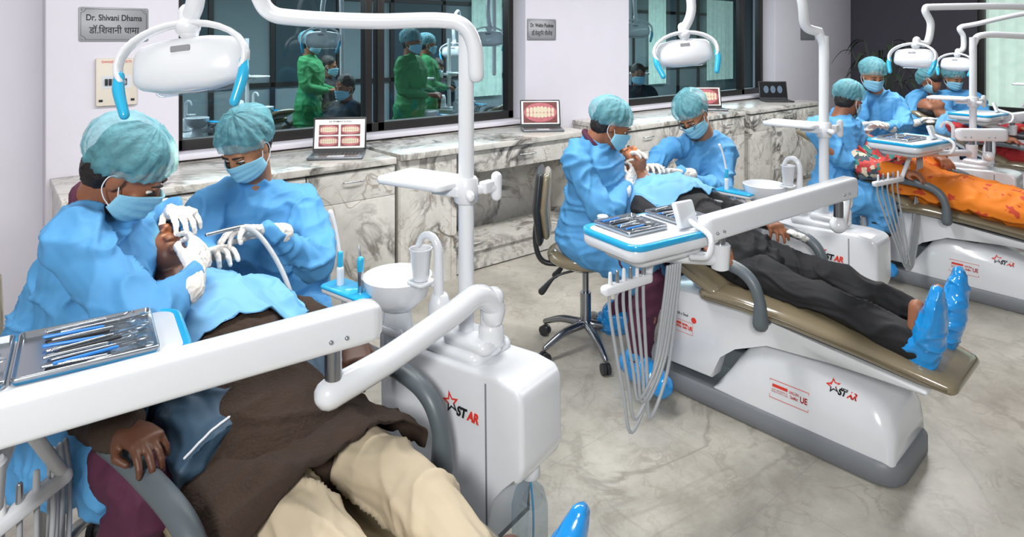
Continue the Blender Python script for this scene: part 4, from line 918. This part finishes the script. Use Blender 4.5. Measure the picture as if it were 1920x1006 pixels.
bm=B(); pad(bm,[(L(0,.0,.30,.60),.19,.07),(L(0,.0,.15,.60),.215,.075),(L(0,.0,.06,.60),.205,.06)],lat1,28,2.4)
limb(bm,[L(0,-.22,.56,.78),L(0,-.30,.44,.745),L(0,-.31,.29,.765)],[.072,.065,.048])
sh=blob('shawl',bm,BROWN,pt1,.007,3,.010,8,4)
drape(0,pt1,[tr1,sh],.24,-.06,.25,.09,.595,.59,BROWN,name='shawl_skirt',sd=7,ang=112,lift=.012,am=.012,flare=.06)
bm=B(); pad(bm,[(L(0,.0,.60,.79),.19,.10),(L(0,.0,.48,.745),.21,.10),(L(0,.0,.34,.69),.215,.10),(L(0,.0,.24,.66),.235,.095),(L(0,.0,.17,.65),.25,.09)],lat1,28,2.3,rnd=False)
jk=blob('jacket',bm,JACK,pt1,.007,2,.012,8,7)
tj=tree_of(jk); bm=B(); ps=[]
for k in range(33):
    u_=-.225+.2*k/32; p=L(0,u_,.185,1.5); h_=tj.ray_cast(p,V((0,0,-1)))
    if h_[0] is not None: ps.append(h_[0]+V((0,0,.002)))
tube(bm,ps,.003,8); obj('hem_trim',bm,WHITE2,jk,0)
drape(0,pt1,[tp1,jk],.70,.38,.22,.13,.78,.71,DRAPE,sd=1)
bm=B(); ell(bm,(0,-.045,.03),(.088,.075,.1),M=Mh1); blob('head_cover',bm,CAPC,pt1,.008,2,.004,20,3)
pt2,J2,Mh2,lat2,tp2,tr2=patient(1,'patient in black clothes lying in the second dental chair with blue shoe covers',SKIN,BLACKC,BLACKC,dict(elR=L(1,.26,.36,.74),wrR=L(1,.2,.16,.76),hdR=L(1,.15,.06,.74)),sd=5,vox=.006,legr=.060,sock=SOCK)
drape(1,pt2,[tp2],.70,.42,.225,.12,.78,.73,DRAPE,sd=4)
t=thing('tissue','crumpled white tissue held in the hand of the patient in black','tissue',L(1,.12,.0,.75)); bm=B()
for k in range(4): ell(bm,L(1,.12+.02*k,-.01-.01*k,.745-.01*k),(.02,.025,.012))
blob('paper',bm,PAPER,t,.006,1,.008,25,1)
pt3,J3,Mh3,lat3,tp3,tr3=patient(2,'patient in orange embroidered clothes and patterned scarf lying in the third dental chair',SKIN,ORANGE,ORANGE,{},sd=8,vox=.009,legr=.08)
bm=B(); pad(bm,[(L(2,0,.62,.76),.19,.08),(L(2,0,.45,.71),.21,.09),(L(2,0,.30,.65),.22,.09)],lat3,28,2.3); limb(bm,[L(2,-.2,.55,.8),L(2,-.3,.36,.74),L(2,-.25,.2,.77)],[.07,.065,.05]); sc=blob('scarf',bm,PATT,pt3,.010,3,.010,9,3)
drape(2,pt3,[tp3,sc],.66,.24,.235,.12,.76,.66,PATT,name='scarf_cloth',sd=3,am=.016)
drape(2,pt3,[tp3,tr3],.27,-.52,.25,.10,.63,.56,ORANGE,name='tunic',sd=9,ang=112,am=.018)
pt4,J4,Mh4,lat4,tp4,tr4=patient(3,'patient in red clothes lying in the farthest dental chair',SKIN,REDC,REDC,dict(pel=L(3,0,.12,.56)),sd=9,vox=.012)
drape(3,pt4,[tp4],.70,.36,.235,.12,.76,.70,DRAPE,sd=6)
def handpiece(pts,lab,hosepts):
    t=thing('dental_handpiece',lab,'handpiece',pts[0]); bm=B(); stube(bm,pts,[.009]+[.006]*(len(pts)-1),10); obj('handle',bm,STEEL,t)
    bm=B(); stube(bm,hosepts,.0075,10,8); obj('hose',bm,HOSE,t)
handpiece([P(455,425,d=2.07),P(420,432,d=2.02),P(388,440,d=1.97)],'steel handpiece with grey hose held by the man dentist',[P(455,425,d=2.07),P(485,440,d=2.04),P(520,490,d=2.0),P(545,550,d=1.95),P(560,620,d=1.92),P(600,680,d=1.88),L(0,.42,.2,.6)])
handpiece([P(1245,315,d=3.45),P(1228,318,d=3.42),P(1212,322,d=3.4)],'thin handpiece with hose held by the dentist with bowed head',[P(1245,315,d=3.45),P(1262,335,d=3.42),P(1275,360,d=3.35),P(1330,375,d=3.2),L(1,.42,.3,.75)])
# ---------------------------------------------------------------- figures built behind the windows as stand-ins for glass reflections
def reflected_person(px,d,lab,gown,seated=False,py=80,face=None,capped=True,sk=SKIN):
    c=P(px,py,d=d); x,y=c.x,c.y; z=c.z; f=V(face or -FWD).normalized(); f.z=0; f.normalize(); r=f.cross(UP)
    J=dict(head=c+f*.03,face=f-UP*.2,neck=c-UP*.16,pel=c-UP*.68)
    for s,sg in (('L',-1),('R',1)):
        J['sh'+s]=c-UP*.21+r*sg*.16; J['el'+s]=c-UP*.47+r*sg*.21+f*.04; J['wr'+s]=c-UP*.52+r*sg*.1+f*.24; J['hd'+s]=J['wr'+s]+f*.05-r*sg*.05
        if seated: J['kn'+s]=J['pel']+f*.42+r*sg*.1; J['an'+s]=V((J['kn'+s].x,J['kn'+s].y,.08)); J['toe'+s]=J['an'+s]+f*.15
        else: J['kn'+s]=V((x,y,.48))+r*sg*.1; J['an'+s]=V((x,y,.08))+r*sg*.11; J['toe'+s]=J['an'+s]+f*.15
    person('p',lab,J,skin=sk,gown=gown,trous=gown,gloves=False,capm=CAP if capped else None,msk=True,shoes=DARK,vox=.011,gv=.011,crease=.010,sd=px*.1,sit=seated,gl=.3 if not seated else 1)
reflected_person(768,6.6,'person in green scrubs and teal cap standing beyond the wide window, turned to the right',GREEN,py=80,face=RIGHT-FWD*.4)
reflected_person(578,7.2,'person in green scrubs standing beyond the window above the man dentist',GREEN,py=82,face=RIGHT)
reflected_person(797,7.8,'person in green scrubs behind another, beyond the wide window',GREEN,py=84,face=RIGHT+FWD*.3)
reflected_person(650,6.2,'dark-haired person seated beyond the window beside the green scrubs',BLACKC,True,py=165,face=-RIGHT*.6-FWD,capped=False)
reflected_person(612,7.6,'dark-haired person seated farthest left beyond the wide window',BLACKC,True,py=125,face=RIGHT,capped=False)
reflected_person(820,8.4,'dark-haired person seated beyond the window right of the green scrubs',BLACKC,True,py=128,face=-FWD,capped=False)
reflected_person(1196,7.6,'dark-haired person seated beyond the second window',BLACKC,True,py=140,face=-FWD,capped=False)
BL=[' seen dimly beyond the wide window, left of the green scrubs',' seen dimly beyond the wide window near the mullion',' seen dimly beyond the second window',' seen dimly beyond the wide window, farthest left',' seen dimly beyond the right end of the wide window']  # copies behind the glass stand in for reflected chairs and units
for k,(px,d,rz) in enumerate(((540,7.6,200),(850,7.2,190),(1235,8.2,190),(430,6.6,200),(905,8.3,195))):
    q=P(px,200,d=d)
    for src,nm in ((chair0,'tan dental chair'),(unit0,'white dental unit')):
        o=copy_tree(src); o.location=(q.x,q.y+.2,0); o.rotation_euler=(0,0,math.radians(rz)); o['group']='equipment seen beyond the windows'
        o['label']=nm+BL[k]
for px,py,d,lab in ((605,72,6.0,'white lamp seen beyond the window above the man dentist'),(915,70,6.6,'white lamp seen beyond the right end of the wide window'),(1190,55,7.0,'white lamp seen beyond the second window'),(850,95,8.8,'small white lamp seen right of the green scrubs beyond the wide window')):  # built behind the glass in place of reflected lamps
    lp=P(px,py,d=d); lamp(0,lp,[lp+V((0,0,.3)),lp+V((.1,.1,.5)),lp+V((.3,.3,.55)),lp+V((.35,.35,.3)),lp+V((.36,.36,-.4))],lab,None,1.1)
# ---------------------------------------------------------------- plant by the end wall
LEAF=mat('leaf_green','#2c3a2c',.5)
px_,py_=8.9,3.3
t=thing('potted_plant','dark leafy potted plant between the third pillar and the end wall','plant',(px_,py_,0))
bm=B(); lathe(bm,[(.13,0),(.15,.02),(.19,.34),(.2,.36),(.18,.36),(.16,.3),(.01,.3)],(px_,py_,0),28); obj('pot',bm,WHITE2,t)
bm=B(); r_=random.Random(3)
for k in range(26):
    a=r_.uniform(0,2*PI); h=r_.uniform(.7,1.3); rr=r_.uniform(.1,.38); s=V((px_,py_,.3)); e=s+V((rr*math.cos(a),rr*math.sin(a),h)); dd=V((math.cos(a),math.sin(a),-.7)).normalized(); w=dd.cross(UP).normalized()
    tube(bm,[s,s.lerp(e,.5)+V((0,0,.1)),e],.005,6)
    rg=[]
    for j in range(7):
        u=j/6; c=e+dd*.3*u+UP*.08*math.sin(PI*u); ww=.03*math.sin(PI*min(.98,u+.04)); rg.append([c-w*ww,c+UP*-.008,c+w*ww])
    loft(bm,rg,False,False,False)
obj('foliage',bm,LEAF,t)
# ---------------------------------------------------------------- camera and light
cd=bpy.data.cameras.new('camera'); co=bpy.data.objects.new('camera',cd); COL.objects.link(co); SC.camera=co
co.location=CAM; co.rotation_euler=(PI/2,0,-math.atan2(FWD.x,FWD.y)); cd.lens=F/1920*36; cd.sensor_width=36; cd.shift_y=-(503-CY)/1920; cd.clip_start=.05
w=bpy.data.worlds.new('w'); SC.world=w; w.use_nodes=True; bg=w.node_tree.nodes['Background']; bg.inputs[0].default_value=(.96,.97,1,1); bg.inputs[1].default_value=.27
def area(loc,tgt,sx,sy,pw,col=(1,1,1)):
    l=bpy.data.lights.new('area','AREA'); l.shape='RECTANGLE'; l.size=sx; l.size_y=sy; l.energy=pw; l.color=col
    o=bpy.data.objects.new('area_light',l); COL.objects.link(o); o.location=loc; o.rotation_euler=(V(tgt)-V(loc)).to_track_quat('-Z','Y').to_euler()
area((1.5,2.1,2.9),(1.5,2.0,0),3.0,.4,95,(1,.99,.97)); area((5.5,2.1,2.9),(5.5,2.0,0),3.5,.4,120,(1,.99,.97))
area((-1.5,-1.2,2.7),(2.2,2.4,.7),.6,.6,140,(1,.99,.96))
area((2.5,7.0,2.75),(2.5,7.0,0),7,1.2,430,(.93,.98,1)); area((10,7.4,2.75),(10,7.4,0),7,1.2,430,(.93,.98,1))
for i,(a,b) in enumerate(((J1,Mh1),(J2,Mh2))):
    l=bpy.data.lights.new('spot','SPOT'); l.energy=36; l.color=(1,.72,.42); l.spot_size=math.radians(14); l.spot_blend=.6; l.shadow_soft_size=.03
    o=bpy.data.objects.new('lamp_beam',l); COL.objects.link(o); src=(P(363,125,d=1.75) if i==0 else P(1281,110,d=3.15)); o.location=src+V((0,0,-.11)); o.rotation_euler=(a['head']-o.location).to_track_quat('-Z','Y').to_euler()
